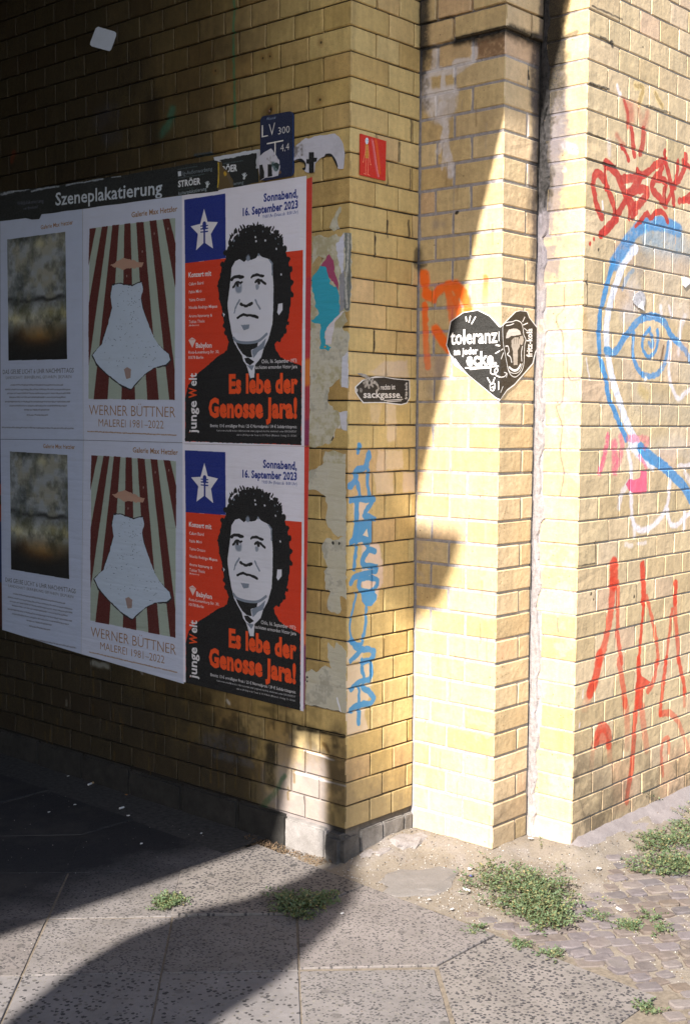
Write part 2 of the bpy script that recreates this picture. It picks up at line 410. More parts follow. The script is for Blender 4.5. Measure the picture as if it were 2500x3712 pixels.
rt([(900, 1800), (950, 1850), (1040, 1790), (1120, 1720), (1190, 1710), (1230, 1850), (1268, 2000), (1285, 2150)], 44)
rt([(1190, 1600), (1192, 1720)], 40); rt([(1160, 1760), (1130, 1830), (1070, 1900), (1050, 1990), (1130, 2080), (1200, 2160), (1180, 2040), (1200, 1920), (1100, 1880)], 46)
rt([(1325, 1700), (1320, 1820), (1270, 1990), (1215, 2130)], 34); rt([(1412, 1640), (1408, 1740), (1350, 1870), (1290, 1960)], 44); rt([(1340, 2120), (1400, 2110), (1480, 2120)], 40); rt([(1480, 2030), (1400, 2100)], 36)
rt([(1380, 1700), (1480, 1790)], 34)
rt([(930, 2330), (1000, 2250), (1040, 2300), (1110, 2230), (1180, 2260), (1215, 2330)], 34)
W(q2((690, -20), (600, 90), (520, 150)), w(48), RED, .96, soft=.12); W(q2((560, 60), (505, 120), (500, 165)), w(32), RED, .9)
W(q2((960, -10), (880, 60)), w(34), RED, .9); cq.dot(q2((438, 195))[0], w(16), RED); cq.dot(q2((396, 248))[0], w(19), RED)
cq.stroke(q2((1300, 150), (1300, 240)), w(18), (240, 170, 120), .6)
# red runs low down
def run(f, pts, ww, a=.95, **k): W(f(*pts), w(ww)*1.28, ORG, a, soft=.18, noise=.1, seed=int(ww), **k)
run(q3, [(652, 1300), (648, 1500)], 105); run(q3, [(632, 1480), (620, 1760), (590, 1980), (545, 2180), (500, 2330)], 75, .8); run(q3, [(688, 1500), (690, 1760), (690, 2000), (715, 2200), (735, 2340)], 44, .78)
run(q3, [(952, 1310), (965, 1500), (965, 1700)], 66); run(q3, [(965, 1680), (945, 1950), (915, 2340)], 36); run(q3, [(1000, 1640), (1050, 1860), (1095, 2080), (1120, 2340)], 40, .72)
run(q3, [(1300, 1500), (1295, 1700)], 56); run(q3, [(1290, 1690), (1300, 1900), (1320, 2100), (1335, 2330)], 52, .72); run(q3, [(1262, 1780), (1230, 2060), (1200, 2340)], 40, .72)
run(q4, [(500, -60), (460, 170), (400, 330)], 85, .9); run(q4, [(420, 260), (350, 470)], 90, .8, a2=.1)
run(q4, [(705, -20), (745, 250), (768, 450)], 62, .72); run(q4, [(768, 430), (790, 620), (790, 900)], 70, .62, a2=.15)
run(q4, [(912, -30), (912, 200), (885, 480), (862, 760), (842, 1100), (805, 1330), (790, 1470)], 58, .93, a2=.75)
cq.poly(q4((908, 60), (950, 150), (1042, 212), (960, 300), (940, 500), (880, 500), (885, 300)), ORG, .9, rough=.001)
run(q4, [(1105, 0), (1080, 180), (1010, 310)], 48, .75); run(q4, [(945, 480), (960, 650), (1000, 920)], 72, .6, a2=.3)
run(q4, [(1205, -30), (1172, 240), (1150, 420), (1142, 560)], 48, .85); run(q4, [(1142, 555), (1240, 545), (1320, 620), (1385, 780), (1450, 960)], 46, .8, a2=.3)
run(q4, [(1335, -30), (1380, 190), (1400, 330)], 46, .85); run(q4, [(1390, 300), (1395, 460)], 40, .5)
run(q4, [(462, 860), (480, 740), (540, 690), (590, 760), (600, 880)], 70, .8); cq.poly(q4((470, 720), (560, 690), (610, 850), (440, 890)), ORG, .7, soft=.006); run(q4, [(600, 860), (610, 1020)], 60, .6, a2=.2); run(q4, [(430, 880), (410, 1150)], 50, .35, a2=.1)
run(q4, [(1165, 1200), (1150, 960), (1180, 820), (1225, 820), (1225, 960)], 38, .6)
cq.poly(q4((620, 1050), (850, 1000), (860, 1550), (650, 1600)), ORG, .16, soft=.02); cq.poly(q4((1150, 950), (1455, 850), (1455, 1400), (1100, 1500)), ORG, .16, soft=.03)
# dirt near the foot and rising damp
cq.wash(lambda s_, z, n: np.clip((.36+.25*(n-.5)*2-z+(X2+.25-s_)*.25)*5.5, 0, 1)*.42, (84, 66, 52))
cq.wash(lambda s_, z, n: np.clip((.16-z+(n-.5)*.25+np.clip(X2+.22-s_, 0, 1))*7, 0, 1)*np.clip((n-.46)*6, 0, 1)*.55, (50, 42, 36))
for p_, r_ in ((q1((958, 492)), 10), (q1((630, 460)), 26), (q2((485, 305)), 12), (q3((410, 1612)), 14), (q2((365, 660)), 16), (q3((860, 1640)), 14), (q3((440, 1670)), 10)): cq.dot(p_[0], w(r_), (28, 22, 18), .9, noise=.3)
for pts, ww, a in ((q1((400, 880), (600, 940)), 24, .9), (q1((420, 60), (740, 205)), 16, .8), (q1((510, 390), (620, 440)), 22, .8), (q1((380, 1400), (560, 1470)), 16, .8), (q1((380, 1680), (680, 1760)), 18, .8), (q2((370, 560), (368, 900)), 12, .8), (q1((1240, 1190), (1000, 1110)), 22, .7), (q3((455, 1060), (455, 1290)), 14, .8), (q3((260, 1320), (450, 1290)), 16, .8), (q4((420, 700), (430, 860), (400, 920)), 16, .7), (q4((760, 830), (740, 1010), (690, 1050)), 16, .7)):
    W(pts, w(ww), (26, 22, 22), a, noise=.4, seed=5)
for pts in (q1((880, 900), (960, 930), (920, 1080)), q1((1090, 990), (1160, 1120))): W(pts, w(70), (232, 200, 130), .5, noise=.7, cell=4); W(pts, w(40), (120, 90, 30), .5, noise=.8, cell=3)

# ---- reveal M and pier faces
cm = Canvas('reveal_paint', -.01, X1+.01, 0, Z1, 800)
m1 = crop('M', 1150, 0, 2.91); m2 = crop('M', 1150, 800, 2.91); m3 = crop('M', 1150, 1600, 2.91); m4 = crop('M', 1100, 2400, 2.91)
PKW = (228, 205, 180)
wm = lambda px: px/2.91*.00118
def mwash(f, pts, a=.55, c=PKW, k=0): cm.poly(f(*pts), c, a, soft=.006, rough=.003, noise=.25, cell=30, seed=k)
mwash(m2, [(540, 1600), (700, 1490), (940, 1470), (960, 1660), (640, 1650)], .55, (200, 180, 170)); mwash(m2, [(560, 1950), (680, 1940), (640, 2140), (560, 2140)], .35); mwash(m2, [(720, 1940), (830, 1940), (830, 2330), (740, 2330)], .6)
mwash(m3, [(640, 90), (900, 90), (910, 290), (620, 320)], .6, k=1); mwash(m3, [(590, 330), (800, 330), (800, 540), (620, 560)], .6, k=2); mwash(m3, [(900, 320), (1025, 320), (1025, 530), (900, 540)], .6, (218, 196, 182), 3)
mwash(m3, [(460, 1080), (640, 1080), (690, 1300), (680, 1500), (600, 1700), (470, 1640)], .8, (234, 206, 190), 4); mwash(m3, [(380, 640), (540, 620), (540, 1080), (400, 1080)], .7, (234, 206, 190), 5)
mwash(m3, [(310, 2120), (480, 2120), (480, 2330), (310, 2330)], .75, k=6); mwash(m4, [(440, 20), (720, 20), (720, 230), (640, 540), (440, 550)], .8, k=7); mwash(m4, [(430, 550), (630, 500), (680, 730), (450, 790)], .82, k=8)
def bt(f, pts, ww, a=.96): cm.stroke(f(*pts), wm(ww), CYB, a, soft=.14, noise=.08, seed=int(ww))
cm.dot(m3((440, 52))[0], wm(27), CYB); bt(m3, [(438, 60), (428, 118)], 34); bt(m3, [(545, 135), (515, 240), (470, 290), (405, 310), (400, 400), (350, 470)], 58); bt(m3, [(420, 430), (448, 580)], 36); bt(m3, [(535, 300), (530, 450), (548, 590)], 44)
bt(m3, [(350, 625), (480, 610), (590, 612)], 56); bt(m3, [(412, 640), (412, 880), (400, 1000), (355, 1070)], 52); bt(m3, [(575, 640), (490, 780), (545, 800), (600, 820)], 50)
cm.poly(m3((390, 838), (578, 832), (578, 1072), (520, 1130), (470, 1060), (400, 1075), (345, 1090), (370, 980)), CYB, .96); cm.poly(m3((475, 990), (520, 920), (535, 1010)), PKW, .95)
bt(m3, [(410, 1080), (385, 1350)], 36); bt(m3, [(600, 1160), (540, 1145), (485, 1220), (480, 1300), (560, 1315), (620, 1330)], 52); bt(m3, [(620, 1370), (540, 1390), (400, 1430), (350, 1500)], 44); bt(m3, [(560, 1440), (625, 1470), (600, 1560), (500, 1590), (440, 1550), (450, 1460), (530, 1440)], 48)
bt(m3, [(410, 1600), (375, 1760), (345, 1900), (345, 2040), (390, 2120)], 24); cm.poly(m3((460, 1600), (600, 1590), (630, 1620), (625, 1670), (570, 1740), (510, 1740), (470, 1690)), CYB, .95); bt(m3, [(515, 1730), (500, 1950), (465, 2120), (410, 2140), (350, 2110)], 36)
bt(m3, [(350, 2110), (420, 2190), (520, 2200), (590, 2220), (560, 2300), (480, 2330)], 52); bt(m3, [(470, 2190), (400, 2260), (345, 2320)], 44)
bt(m4, [(608, -20), (615, 90), (640, 150)], 34); bt(m4, [(702, -20), (712, 110), (690, 190), (600, 210), (500, 290)], 50); bt(m4, [(582, 260), (584, 450), (575, 660)], 36); bt(m4, [(620, 270), (700, 330), (740, 385), (700, 440), (600, 450), (500, 510)], 52)
cm.wash(lambda s_, z, n: np.clip((.43+(n-.5)*.25-z-s_*.35)*5, 0, 1)*.62, (104, 92, 78))
cm.wash(lambda s_, z, n: np.clip((.105-z)*80, 0, 1)*.75, (112, 108, 104))
for pts, ww, a in ((m1((385, 0), (375, 540)), 60, .18), (m1((1105, 40), (1100, 520)), 80, .8), (m1((1088, 540), (1085, 1250)), 30, .5), (m2((1052, 330), (1040, 470)), 70, .7), (m2((960, 0), (968, 180)), 26, .8), (m1((990, 1260), (990, 1500)), 26, .7), (m1((865, 1500), (865, 1700)), 18, .7), (m1((980, 1790), (980, 2010)), 20, .7), (m2((605, 140), (605, 380)), 20, .9), (m2((740, 0), (738, 170)), 20, .9), (m2((600, 1170), (595, 1390)), 18, .9), (m1((1080, 1600), (1080, 1700)), 36, .6)):
    cm.stroke(m_ if False else pts, wm(ww), (34, 32, 38), a, soft=.5, noise=.45, seed=int(ww))
cm.wash(lambda s_, z, n: np.clip((z-2.25)*1.2+(n-.5)*.5, 0, 1)*.22, (90, 66, 40))

cn = Canvas('pier_side_paint', Y1-.02, .02, 0, Z1, 800)
n1 = crop('N', 1150, 0, 2.91); n2 = crop('N', 1150, 800, 2.91); np1 = crop('N', 1650, 0, 2.425); np2 = crop('N', 1650, 960, 2.425)
wn_ = lambda px: px/2.91*.00118
LIME = (206, 200, 202)
def nl(f, pts, ww, a=.8, c=LIME, soft=.4): cn.stroke(f(*pts), wn_(ww), c, a, soft=soft, noise=.25, cell=9, seed=int(ww+len(pts)))
nl(n1, [(1250, 520), (1240, 700)], 80, .7); nl(n1, [(1120, 790), (1300, 750), (1450, 730)], 70); nl(n1, [(1150, 850), (1180, 1000), (1300, 990), (1440, 960)], 100, .85); nl(n1, [(1400, 1010), (1380, 1150), (1290, 1200), (1180, 1060)], 150, .8)
nl(n1, [(1320, 1100), (1290, 1220), (1360, 1320), (1345, 1480), (1380, 1650), (1410, 1830)], 74, .92); nl(n1, [(1330, 1480), (1270, 1600)], 50, .7); nl(n1, [(1330, 1640), (1320, 1780)], 30, .6); nl(n1, [(1330, 780), (1330, 920)], 44, .8)
nl(np1, [(0, 560), (120, 540), (170, 470), (170, 340)], 70, .8); nl(np1, [(0, 640), (60, 600)], 60, .6)
for pts, ww, a in ((n1((1140, 20), (1135, 500)), 140, .92), (n1((1120, 560), (1100, 760)), 60, .5), (n1((1110, 260), (1455, 180)), 24, .8), (n1((1110, 520), (1455, 445)), 24, .7), (np1((0, 368), (160, 326), (450, 262)), 56, .97), (np1((180, 370), (450, 300)), 50, .55), (n2((1065, 330), (1075, 500)), 90, .7), (n2((1050, 480), (1150, 470)), 26, .6)):
    cn.stroke(pts, wn_(ww), (20, 20, 24), a, soft=.7, noise=.4, seed=int(ww))
cn.poly(np1((190, 360), (450, 290), (452, 470), (210, 510)), (94, 62, 42), .75, soft=.006, noise=.5, cell=7)
for p_, r_, a in ((n2((1290, 1500)), 60, .4), (n2((1285, 1620)), 50, .4), (n2((1220, 1790)), 55, .35), (n2((1330, 1760)), 60, .3), (n2((1250, 40)), 40, .4), (n2((1330, 30)), 30, .3)): cn.dot(p_[0], wn_(r_), (104, 104, 118), a, soft=.8)
cn.dot(np1((16, 1865))[0], wn_(18), (12, 10, 10)); cn.dot(np1((325, 1590))[0], wn_(22), (90, 80, 84), .6)
def sp(f, pts, ww, a=.97, **k): cn.stroke(f(*pts), wn_(ww), SPR, a, soft=.35, seed=int(ww), **k)
sp(n2, [(1125, 570), (1135, 650)], 100); sp(n2, [(1150, 780), (1220, 790), (1280, 740), (1360, 690), (1440, 690), (1500, 760)], 80); sp(n2, [(1150, 740), (1230, 830)], 70); sp(n2, [(1140, 890), (1140, 1150), (1150, 1320), (1170, 1540)], 60, .95, a2=.6)
sp(n2, [(1385, 740), (1410, 900), (1430, 1050)], 80, .95, a2=.6); sp(n2, [(1245, 1150), (1310, 1240), (1390, 1340)], 90); sp(np2, [(0, 180), (70, 260), (115, 400)], 90, .97); sp(np2, [(265, 110), (262, 330)], 50, .75, a2=.3); sp(np2, [(0, 300), (40, 430)], 60, .9)
sp(n2, [(1100, 700), (1480, 640)], 60, .12)
cn.wash(lambda s_, z, n: np.clip(1-(2.672-z)/.04+(n-.5)*1.6, 0, 1)*(z < 2.674)*np.clip((-.12-s_)*30, 0, 1)*.9, BLK)
cn.wash(lambda s_, z, n: np.clip((s_+.045+(n-.5)*.05)*40, 0, 1)*np.clip((z-2.45+(n-.5)*.3)*6, 0, 1)*.85, (34, 34, 38))
cn.wash(lambda s_, z, n: np.clip((n-.5)*5, 0, 1)*np.clip((z-1.7)*2, 0, 1)*.18, (112, 92, 70))
cn.wash(lambda s_, z, n: np.clip((n-.55)*7, 0, 1)*.34*(z < 1.6), (150, 128, 92))
for k in range(70):
    q_ = (random.uniform(Y1, 0), random.uniform(.1, 2.5)); cn.stroke([q_, (q_[0]+random.uniform(-.003, .003), q_[1]-random.uniform(.02, .10))], random.uniform(.002, .009), random.choice([(120, 98, 66), (96, 84, 74), (150, 140, 132)]), random.uniform(.2, .5), soft=.7, noise=.6, seed=k)
for k in range(110): cn.dot((random.uniform(Y1, 0), random.uniform(.1, 2.7)), random.uniform(.0006, .0026), random.choice([(96, 72, 40), (54, 44, 36)]), .7, soft=.4)
cn.wash(lambda s_, z, n: np.clip((.20+(n-.5)*.2-z)*6, 0, 1)*.45, (168, 156, 146))
cn.wash(lambda s_, z, n: np.clip((n-.56)*9, 0, 1)*np.clip((1.3-z)*3, 0, 1)*.30, (168, 158, 160))

co = Canvas('pier_front_paint', X1-.01, X2+.01, 0, Z1, 800)
o1 = crop('O', 1650, 0, 2.425); o2 = crop('O', 1650, 960, 2.425); o3 = crop('O', 1650, 1920, 2.425)
wo = lambda px: px/2.425*.00115
for pts, ww, a, c in ((o1((455, 258), (610, 312), (770, 380)), 64, .97, BLK), (o1((470, 290), (760, 400)), 60, .5, (60, 44, 34)), (o1((715, 380), (705, 580), (700, 900)), 130, .85, (46, 46, 54)), (o1((700, 880), (695, 1250), (690, 1450)), 90, .72, (52, 56, 70)), (o1((690, 1400), (660, 1880)), 110, .5, (84, 78, 74)),
                      (o1((755, 340), (755, 700), (765, 1260)), 50, .95, BLK), (o1((748, 1260), (735, 1700), (722, 2250)), 18, .9, (30, 26, 26)), (o1((640, 620), (645, 690)), 20, .9, BLK), (o2((705, 0), (690, 900), (665, 2330)), 14, .9, (34, 28, 26)), (o3((660, 0), (650, 900), (650, 1500), (640, 2330)), 14, .85, (34, 28, 26)),
                      (o1((455, 480), (760, 600)), 24, .35, LIME), (o1((640, 1000), (640, 1200)), 22, .5, LIME), (o1((640, 1450), (640, 1620)), 20, .5, LIME)):
    co.stroke(pts, wo(ww), c, a, soft=.5, noise=.35, seed=int(ww))
co.wash(lambda s_, z, n: np.clip((s_-(X2-.046)+(n-.5)*.035)*60, 0, 1)*np.clip((z-1.84+(n-.5)*.3)*7, 0, 1)*.8, (58, 54, 58))
co.wash(lambda s_, z, n: np.clip(1-(2.672-z)/.045+(n-.5)*1.6, 0, 1)*(z < 2.674)*.92, BLK)
co.wash(lambda s_, z, n: np.clip((s_-(X2-.022)+(n-.5)*.03)*80, 0, 1)*np.clip((z-2.1+(n-.5)*.3)*7, 0, 1)*.9, BLK)
co.wash(lambda s_, z, n: np.clip((.26+(n-.5)*.3-z)*6, 0, 1)*.5, (92, 78, 60))
co.poly(o3((370, 960), (545, 950), (530, 1110), (365, 1160)), (214, 170, 130), .6, soft=.003)
for k in range(150):
    z_ = random.choice([.45, .62, .95, 1.1, 1.65, 1.75])+random.uniform(-.05, .05); co.dot((random.uniform(X1, X1+.06), z_), random.uniform(.001, .003), (120, 86, 34), .6)

cp = Canvas('return_paint', Y2-.02, Y1+.02, 0, Z1, 800)
p1 = crop('P', 1650, 0, 2.425); p2 = crop('P', 1650, 960, 2.425); p3 = crop('P', 1650, 1920, 2.425)
wp = lambda px: px/2.425*.00115
for pts, ww, a, c in ((p1((850, 0), (850, 200), (850, 360)), 150, .98, BLK), (p1((845, 330), (840, 520), (835, 660)), 170, .96, BLK), (p1((830, 640), (820, 800), (800, 980)), 130, .85, (30, 32, 40)), (p1((900, 380), (990, 310), (1060, 290)), 34, .7, (60, 54, 54)), (p1((900, 150), (1060, 90)), 22, .6, (90, 84, 90)),
                      (p1((880, 640), (890, 1000), (890, 1250)), 170, .72, (98, 94, 104)), (p1((850, 1300), (855, 1600)), 170, .62, (112, 104, 104)), (p1((900, 1150), (1130, 1170)), 70, .4, (120, 114, 116)), (p1((800, 950), (780, 1250)), 60, .7, (60, 58, 66)), (p1((800, 1500), (900, 1560)), 150, .4, (150, 140, 128)),
                      (p1((960, 1270), (1050, 1320)), 60, .8, (178, 172, 174)), (p1((850, 1100), (880, 1180)), 40, .9, (180, 172, 150)), (p1((930, 1060), (940, 1100)), 30, .8, (180, 172, 150)), (p1((840, 1480), (950, 1460), (960, 1500), (880, 1500)), 22, .8, (226, 214, 170)),
                      (p1((790, 1250), (800, 1400)), 60, .85, (170, 162, 162)), (p1((780, 1700), (800, 1800), (775, 1900)), 50, .9, (180, 176, 178)), (p1((820, 1750), (840, 1900)), 50, .6, (140, 134, 136)), (p1((850, 1900), (830, 2040)), 120, .25, (190, 140, 90)),
                      (p1((840, 30), (860, 120)), 12, .8, (190, 180, 170)), (p1((820, 420), (830, 520)), 26, .7, (128, 118, 106)), (p1((850, 590), (840, 640)), 20, .6, (196, 140, 70)), (p2((790, 100), (760, 160)), 90, .25, (190, 140, 90)), (p2((800, 480), (760, 560)), 70, .3, (196, 150, 100))):
    cp.stroke(pts, wp(ww), c, a, soft=.5, noise=.4, cell=9, seed=int(ww))
# hairline cracks down the return
for pts in (p2((960, 200), (955, 380), (895, 450), (900, 540), (940, 600), (950, 800), (945, 1180), (890, 1250), (940, 1420), (920, 1650), (955, 1830), (925, 2030)), p3((900, 780), (905, 900)), p2((980, 800), (1000, 1000), (1090, 1010))):
    cp.stroke(pts, wp(14), (108, 92, 88), .8, soft=.3, noise=.4)
cp.wash(lambda s_, z, n: np.clip((.22+(n-.5)*.2-z)*6, 0, 1)*.55, (166, 156, 148))
cp.wash(lambda s_, z, n: np.clip((n-.55)*8, 0, 1)*.3*(z < 1.9), (166, 156, 158))
cp.wash(lambda s_, z, n: np.clip((s_-(Y1-.115)+(n-.5)*.12+(z-2.2)*.05)*25, 0, 1)*np.clip((z-1.78+(n-.5)*.4)*5, 0, 1)*np.clip((2.62-z)*8, 0, 1)*.82, (96, 91, 98))
cp.wash(lambda s_, z, n: np.clip((s_-(Y1-.105)+(n-.5)*.06)*30, 0, 1)*np.clip((z-2.42+(n-.5)*.3)*5, 0, 1)*.93, BLK)
cp.wash(lambda s_, z, n: np.clip((s_-(Y1-.052)+(n-.5)*.06)*40, 0, 1)*np.clip((z-2.06+(n-.5)*.3)*6, 0, 1)*.95, BLK)

for k in range(90): cp.dot((random.uniform(Y2, Y1), random.uniform(.1, 2.7)), random.uniform(.0008, .003), random.choice([(96, 76, 48), (60, 50, 42)]), .7, soft=.4)

# ---- underpass wall: soot that thickens inwards, plus a painted corner shadow
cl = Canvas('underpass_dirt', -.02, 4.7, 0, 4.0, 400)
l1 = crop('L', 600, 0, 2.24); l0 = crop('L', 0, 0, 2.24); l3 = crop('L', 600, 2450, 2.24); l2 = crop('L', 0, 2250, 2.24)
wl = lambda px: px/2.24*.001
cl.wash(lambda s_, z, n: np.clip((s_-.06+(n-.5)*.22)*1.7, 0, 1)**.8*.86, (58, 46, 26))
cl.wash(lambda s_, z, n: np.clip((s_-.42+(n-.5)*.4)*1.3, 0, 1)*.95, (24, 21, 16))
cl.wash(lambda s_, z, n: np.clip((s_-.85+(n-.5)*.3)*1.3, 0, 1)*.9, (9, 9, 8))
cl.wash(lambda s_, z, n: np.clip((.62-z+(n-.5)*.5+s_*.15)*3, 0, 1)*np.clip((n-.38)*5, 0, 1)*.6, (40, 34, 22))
cl.wash(lambda s_, z, n: np.clip((.40-z+(n-.5)*.12)*7, 0, 1)*np.clip((.42-s_+(n-.5)*.1)*8, 0, 1)*np.clip((s_-.055)*25, .12, 1)*.82, (150, 141, 141))  # pale wash, thinned at the corner so the shadow strip stays dark
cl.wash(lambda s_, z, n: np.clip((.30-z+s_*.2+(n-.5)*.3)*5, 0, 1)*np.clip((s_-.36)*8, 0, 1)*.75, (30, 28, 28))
for pts, ww, a, c, nz in ((l1((560, -10), (556, 420), (560, 720), (565, 1040)), 24, .7, (20, 116, 84), .5), (l1((-30, 1080), (30, 990), (60, 900)), 90, .55, (20, 120, 104), .4), (l0((1230, 860), (1230, 1120)), 190, .75, (8, 8, 10), .3), (l1((240, 1260), (370, 1240)), 26, .7, (30, 70, 100), .4),
                          (l0((800, 980), (920, 920)), 190, .4, (36, 44, 72), .6), (l0((850, 1130), (960, 1100)), 120, .35, (44, 54, 84), .7), (l0((110, 1240), (100, 1300)), 60, .6, (110, 20, 12), .4), (l1((800, 960), (850, 880)), 60, .5, (40, 32, 22), .5),
                          (l3((1080, 425), (1450, 495)), 34, .95, (16, 18, 14), .3), (l3((1370, 510), (1380, 560)), 60, .7, (24, 20, 12), .8), (l3((1290, 570), (1320, 620)), 40, .7, (70, 40, 12), .8), (l3((1040, 400), (1200, 440)), 60, .5, (20, 20, 14), .7),
                          (l3((850, 600), (850, 860)), 110, .8, (10, 12, 14), .4), (l3((960, 820), (870, 980), (720, 1130)), 44, .5, (16, 70, 44), .5), (l3((330, 540), (700, 560)), 120, .5, (60, 66, 84), .8), (l3((400, 640), (700, 720)), 60, .4, (80, 92, 110), .8),
                          (l3((150, 130), (340, 190)), 100, .7, (34, 24, 12), .6), (l3((500, 210), (515, 225)), 36, .8, (180, 176, 170), .4), (l2((740, 350), (880, 375)), 50, .8, (130, 134, 130), .5), (l2((540, 650), (540, 690)), 30, .6, (130, 128, 118), .4), (l2((1140, 405), (1160, 435)), 26, .7, (130, 130, 130), .5),
                          (l3((900, 1160), (1340, 1250)), 60, .4, (128, 118, 112), .6), (l3((1130, 610), (1370, 690)), 14, .8, (226, 214, 210), .2), (l3((1040, 790), (1460, 900)), 14, .7, (226, 220, 224), .2), (l1((1530, 60), (1525, 1340)), 70, .28, (86, 82, 70), .5)):
    cl.stroke(pts, wl(ww), c, a, soft=.6, noise=nz, seed=int(ww))
for p_, r_ in ((l1((1258, 812)), 9), (l1((1262, 345)), 9), (l1((850, 455)), 8), (l1((790, 473)), 8), (l1((408, 575)), 9), (l1((858, 890)), 14)):
    cl.dot(p_[0], wl(r_*3), (120, 74, 30), .5, soft=.9); cl.dot(p_[0], wl(r_), (12, 9, 8), .95)
cl.stroke([(.03, .10), (.035, .42)], .075, (26, 27, 30), .55, soft=.6, noise=.3)  # deepens the cast shadow strip at the corner in the colour
for k in range(90):
    q = (random.uniform(.15, 2.2), random.uniform(.1, .5)); cl.stroke([q, (q[0]+random.uniform(-.004, .004), q[1]-random.uniform(.03, .09))], random.uniform(.004, .012), random.choice([(96, 72, 26), (20, 18, 14), (84, 60, 24)]), .45, soft=.6, noise=.7, seed=k)
# ------------------------------------------------------------------ masonry
CV = {'L': cl, 'M': cm, 'N': cn, 'O': co, 'P': cp, 'Q': cq}
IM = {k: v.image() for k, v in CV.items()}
RAMP_IN = [(0, (0.458, 0.31, 0.104)), (.12, (0.582, 0.43, 0.176)), (.3, (0.52, 0.36, 0.128)), (.5, (0.603, 0.44, 0.192)), (.68, (0.478, 0.31, 0.112)), (.82, (0.562, 0.4, 0.16)), (.92, (0.416, 0.27, 0.096)), (1, (0.624, 0.47, 0.232))]
_ = [(0, (0.495, 0.358, 0.165)), (.3, (0.539, 0.396, 0.187)), (.55, (0.572, 0.429, 0.22)), (.8, (0.462, 0.33, 0.154)), (1, (0.594, 0.462, 0.253))]
RAMP_PIER = [(0, (0.536, 0.375, 0.145)), (.15, (0.618, 0.46, 0.199)), (.35, (0.567, 0.41, 0.166)), (.5, (0.639, 0.48, 0.224)), (.7, (0.515, 0.35, 0.133)), (.85, (0.597, 0.44, 0.187)), (.93, (0.597, 0.4, 0.191)), (1, (0.649, 0.5, 0.257))]
RAMP_SUN = [(p_, (c_[0]*.88, c_[1]*.885, c_[2]*1.05)) for p_, c_ in RAMP_PIER]
_ = [(0, (.54, .41, .21)), (.3, (.59, .45, .24)), (.55, (.51, .375, .18)), (.8, (.58, .445, .24)), (1, (.62, .49, .29))]
RAMP_FAC = [(0, (0.52, 0.394, 0.224)), (.15, (0.6, 0.463, 0.281)), (.35, (0.56, 0.424, 0.253)), (.5, (0.62, 0.473, 0.302)), (.7, (0.5, 0.369, 0.205)), (.85, (0.58, 0.443, 0.268)), (.93, (0.56, 0.394, 0.262)), (1, (0.64, 0.502, 0.33))]
_ = [(0, (0.538, 0.414, 0.241)), (.3, (0.571, 0.448, 0.269)), (.55, (0.515, 0.392, 0.224)), (.8, (0.56, 0.431, 0.252)), (1, (0.605, 0.47, 0.291))]
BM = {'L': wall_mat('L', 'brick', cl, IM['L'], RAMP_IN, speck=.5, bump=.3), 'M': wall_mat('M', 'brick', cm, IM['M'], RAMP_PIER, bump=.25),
      'N': wall_mat('N', 'brick', cn, IM['N'], RAMP_SUN, bump=.4, coarse=.15), 'O': wall_mat('O', 'brick', co, IM['O'], RAMP_FAC, bump=.35, coarse=.25),
      'P': wall_mat('P', 'brick', cp, IM['P'], RAMP_SUN, bump=.4, coarse=.2), 'Q': wall_mat('Q', 'brick', cq, IM['Q'], RAMP_FAC, bump=.4, coarse=.1)}
MC = {'L': (.05, .045, .04), 'M': (.10, .085, .07), 'N': (.35, .325, .33), 'O': (.36, .33, .30), 'P': (.33, .30, .30), 'Q': (.40, .36, .32)}
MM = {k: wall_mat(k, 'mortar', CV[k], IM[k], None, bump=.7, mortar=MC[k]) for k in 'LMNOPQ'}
def z_row(n): return (n+.4)*H           # row n runs from z_row(n) to z_row(n+1)
ROWS = range(0, 46); ROWS_IN = range(0, 51)
def mortar_box(name, parent, x0, x1, y0, y1, fx, fy, z1=3.05):
    v, f = box_vf(x0, x1, y0, y1, -.05, z1)
    mats = [MM[fx], MM[fy]]
    return pydata(name, v, f, mats, parent, mi=[0, 0, 1, 0, 0, 0])
def brick_vf(pl, a0, a1, z0, z1, proud=0.0, ch=.0028, depth=.03, jit=.0011, joint=.0025):
    """one brick face: outline with worn arrises, chamfer and returns; a0..a1 along the wall"""
    a0 += joint/2+random.uniform(-.4, .6)*jit; a1 -= joint/2+random.uniform(-.4, .6)*jit; z0 += joint/2+random.uniform(-.3, .5)*jit; z1 -= joint/2+random.uniform(-.3, .5)*jit
    tilt = random.uniform(-.0006, .0006); tz = random.uniform(-.0006, .0006)
    def ring(inset, d, j):
        pts = []
        am, zm = (a0+a1)/2, (z0+z1)/2
        q = [(a0+inset, z0+inset), (am, z0+inset), (a1-inset, z0+inset), (a1-inset, zm), (a1-inset, z1-inset), (am, z1-inset), (a0+inset, z1-inset), (a0+inset, zm)]
        for k, (a, z) in enumerate(q):
            cc = random.uniform(.001, .0045) if (k % 2 == 0 and random.random() < .16) else 0
            a += random.uniform(-j, j)+(cc if a < am else -cc); z += random.uniform(-j, j)
            pts.append((a, z, d+(a-am)*tilt*8+(z-zm)*tz*12 if d < depth*.5 else d))
        return pts
    r = ring(ch, -proud, jit*.7)+ring(ch*.15, ch*.85-proud, jit*.8)+ring(0, depth, 0)
    ax, v0 = PL[pl]; vs = []
    for a, z, d in r:
        vs.append((v0+d, a, z) if ax == 0 else (a, v0+d, z))
    fs = [tuple(range(8))]
    for b in (0, 8):
        for k in range(8):
            k2 = (k+1) % 8; fs.append((b+k, b+8+k, b+8+k2, b+k2))
    if ax == 0: fs = [tuple(reversed(f)) for f in fs]
    fs = [tuple(reversed(f)) for f in fs] if ax == 1 else [tuple(reversed(f)) for f in fs]
    return vs, fs
